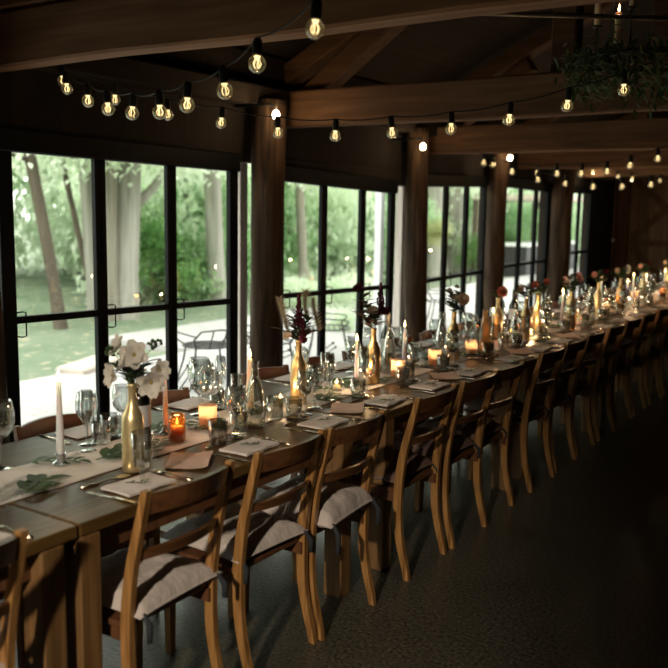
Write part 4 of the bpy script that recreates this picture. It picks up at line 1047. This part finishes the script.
tr(58, 310, 34, 165, -10.0, .085, M['bark_brown'], 'slim dark leaning tree in the leftmost glass panel', ((.5, (-.2, -1.2, .5), .03), (.55, (.1, 1.3, -.1), .03)))
tr(93, 300, 68, 180, -11.5, .05, M['bark_brown'], 'thin dark sapling left of the first mullion')
tr(96, 300, 88, 165, -10.8, .13, M['bark_pale'], 'pale trunk just left of the first mullion')
tr(110, 300, 109, 165, -10.2, .14, M['bark'], 'grey trunk just right of the first mullion')
tr(124, 305, 130, 165, -10.2, .21, M['bark_pale'], 'stout pale tree in the middle panel of the nearest doors', ((.35, (.1, 1.0, 1.0), .09),), .8)
tr(218, 300, 210, 175, -10.6, .17, M['bark_pale'], 'straight pale trunk in the right panel of the nearest doors')
tr(304, 300, 301, 185, -11.0, .11, M['bark'], 'slender grey trunk in the second door set')
tr(291, 300, 288, 185, -12.5, .08, M['bark'], 'thin grey trunk at the left of the second door set')
tr(436, 265, 438, 190, -10.5, .27, M['bark_pale'], 'broad pale trunk left in the third door set')
tr(456, 262, 457, 190, -11.0, .30, M['bark_pale'], 'broad pale trunk in the middle of the third door set')
tr(475, 260, 476, 190, -12, .12, M['bark_brown'], 'brown trunk right in the third door set')
tr(539, 250, 541, 195, -11, .14, M['bark_brown'], 'brown trunk in the fourth door set')
tr(180, 300, 186, 175, -12.5, .07, M['bark_brown'], 'thin dark trunk behind the shrubs in the nearest doors')
# foliage backdrop
kinds = ['foliage', 'foliage_lt', 'foliage_dk', 'foliage', 'foliage_lt']
wordk = {'foliage': 'mid green', 'foliage_lt': 'pale green', 'foliage_dk': 'deep green', 'foliage_ol': 'yellowing'}
i = 0; y = 2.0; rb = random.Random(11); kc = {}
def bl(kind, where):
    kc[(kind, where)] = kc.get((kind, where), 0)+1
    return '%s leafy bush %s, %s' % (wordk[kind], where, nth(kc[(kind, where)]-1))
while y < 46:
    k_ = ['foliage_lt', 'foliage', 'foliage_lt'][i % 3]
    if 10.8 < y < 15: k_ = ['foliage', 'foliage_lt'][i % 2]
    if y > 10.9: bush(-12.2+rb.uniform(-.5, .5), y, .9+rb.uniform(0, .5), 1.35, 1.5, k_, bl(k_, 'at the far edge of the lawn'))
    k2 = ['foliage', 'foliage_lt', 'foliage_lt'][i % 3]
    if y > 12.2: bush(-14.0+rb.uniform(-.5, .5), y+.6, 2.2+rb.uniform(0, .8), 1.8, 2.2, k2, bl(k2, 'in the second row beyond the lawn'))
    i += 1; y += 1.35
y = 2; i = 0
while y < 58:
    k2 = ['foliage_lt', 'foliage', 'foliage_lt'][i % 3]
    bx_ = -18.5+rb.uniform(-1, 1); rt_ = empty('woodland_tree', (bx_, y, -.1), label=bl(k2, 'in the rear row of the woodland').replace('bush', 'tree'), cat='tree', group='garden foliage')
    cr_ = bush(0, 0, 3.2, 2.6, 3.4, k2, None, 'crown', None); cr_.parent = rt_; del cr_['group']
    MB().tube([(0, 0, -.1), (.05, 0, 1.5), (0, .1, 3.2)], [.2, .16, .1], 8).build('trunk', M['bark'], rt_)
    y += 2.2; i += 1
for (px, py, X, s_, kd, lab) in ((150, 250, -11.3, .8, 'foliage_dk', 'deep green shrub behind the stout pale tree'), (185, 270, -11.2, .85, 'foliage', 'green shrub in the right panel of the nearest doors'),
        (300, 300, -9.0, .45, 'foliage_lt', 'low pale shrub behind the amaranth vase'), (345, 330, -6.6, .34, 'foliage_lt', 'low whitish flowering shrub beside the patio in the second doors'), (350, 300, -8.0, .5, 'foliage_lt', 'pale shrub on the lawn in the second doors'),
        (432, 235, -9.5, .4, 'foliage_ol', 'yellowing shrub in the third door set'), (475, 250, -10, .5, 'foliage_dk', 'dark shrub in the third door set'), (520, 230, -11, .9, 'foliage', 'green shrub in the fourth door set'), (415, 220, -10, .6, 'foliage', 'green shrub beside the second log post')):
    p = gx(px, py, X); bush(p.x, p.y, p.z, s_, s_, kd, lab)
# grass verge: stone slab, pole
p = gp(80, 388, -.1)
o = MB().box((-.17, -.3, 0), (.17, .5, .13), bev=.02).build('stone_slab', M['stone'], loc=(p.x-.45, p.y+.45, -.1), rz=.35); tag(o, 'pale stone slab lying on the lawn edge in the nearest doors', 'stone slab')
p = gx(379, 250, -5.6)
o = MB().box((-.045, -.045, 0), (.045, .045, 2.6), bev=.004).build('garden_post', M['whitepaint'], loc=(p.x, p.y, -.03)); tag(o, 'white upright post outside the second door set', 'post')
p = gx(544, 230, -6.2)
o = MB().box((-.07, -.07, 0), (.07, .07, 2.6), bev=.004).build('garden_post', M['whitepaint'], loc=(p.x, p.y, -.03)); tag(o, 'white upright post outside the fourth door set', 'post')
# garden shelter seen through the far doors
p = gx(530, 275, -9.0)
root = empty('garden_shelter', (p.x, p.y, -.1), label='open garden shelter with a dark counter beyond the fourth door set', cat='shelter')
MB().box((-1.2, -1.5, 2.05), (1.2, 3.2, 2.2), bev=.01).build('roof', M['shedroof'], root)
MB().box((-.4, -1.3, .82), (.4, 2.8, .9), bev=.01).build('counter_top', M['whitepaint'], root)
MB().box((-.35, -1.25, .02), (.35, 2.75, .82)).build('counter_base', M['iron'], root)
for sx in (-1, 1):
    for yy in (-1.4, 3.0): MB().box((sx*1.1-.06, yy-.06, 0), (sx*1.1+.06, yy+.06, 2.05)).build('shelter_post', M['bark_brown'], root)
# bistro chairs
def bistro():
    root = empty('bistro_chair')
    MB().tube([(.19*math.cos(a*math.pi/12), .19*math.sin(a*math.pi/12), .45) for a in range(25)], .008, 6, False).build('seat_ring', M['iron'], root)
    st = MB()
    for k in range(-3, 4): st.tube([(k*.05, -math.sqrt(.19**2-(k*.05)**2), .45), (k*.05, math.sqrt(.19**2-(k*.05)**2), .45)], .006, 5)
    st.build('seat_slats', M['iron'], root)
    for sx in (-1, 1):
        for s2 in (-1, 1): MB().tube([(sx*.13, s2*.13, .45), (sx*.15, s2*.15, .25), (sx*.19, s2*.19, .02), (sx*.21, s2*.21, 0)], .008, 6).build('leg', M['iron'], root)
    b = MB().tube([(-.16, -.14, .45), (-.22, -.17, .56), (-.30, -.14, .66), (-.33, 0, .68), (-.30, .14, .66), (-.22, .17, .56), (-.16, .14, .45)], .009, 6)
    b.tube([(-.31, -.05, .665), (-.2, -.05, .45)], .006, 5).tube([(-.31, .05, .665), (-.2, .05, .45)], .006, 5)
    b.build('backrest', M['iron'], root)
    for s2 in (-1, 1): MB().tube([(-.26, s2*.17, .60), (-.05, s2*.21, .60), (.12, s2*.21, .59), (.17, s2*.21, .57), (.16, s2*.21, .54), (.12, s2*.2, .50), (.12, s2*.15, .45)], .008, 6).build('armrest', M['iron'], root)
    return root
bp_ = bistro()
for i, (px, py, X, rz, lab) in enumerate(((208, 392, -5.5, 2.6, 'black wrought iron garden chair in the right panel of the nearest doors'),
        (268, 372, -5.2, 1.0, 'black iron garden chair outside behind the first log post'), (328, 362, -5.3, .6, 'black iron garden chair outside the middle of the second doors'), (443, 335, -5.6, .3, 'black iron garden chair outside the third doors'))):
    p = gx(px, py, X); inst(bp_, (X, p.y, -.03), rz, lab, 'garden chair', 'iron garden chairs', scale=(1.25, 1.25, .85))

# pairs of slim iron rods with ball ends outside
for (a, b, X, lab) in (((172, 389), (188, 366), -4.75, 'pair of thin iron rods with ball ends in the nearest doors'), ((258, 362), (289, 350), -4.9, 'pair of thin iron rods outside behind the amaranth vase'), ((318, 354), (333, 343), -5.1, 'pair of thin iron rods outside at the second mullion of the second doors')):
    p0 = gx(*a, X); p1 = gx(*b, X-.15); root = empty('iron_rods', (p0.x, p0.y, -.03), label=lab, cat='garden rods')
    for k in (0, 1):
        o_ = Vector((0, .05*k, -.05*k)); q0 = Vector((0, 0, p0.z+.03))+o_; q1 = q0+(p1-p0)
        MB().tube([(0, .05*k, 0), q0-Vector((0, 0, .1)), q0, q1], .007, 6).sphere(tuple(q1), .016, 8).build('rod', M['iron'], root)
bpy.context.view_layer.update()
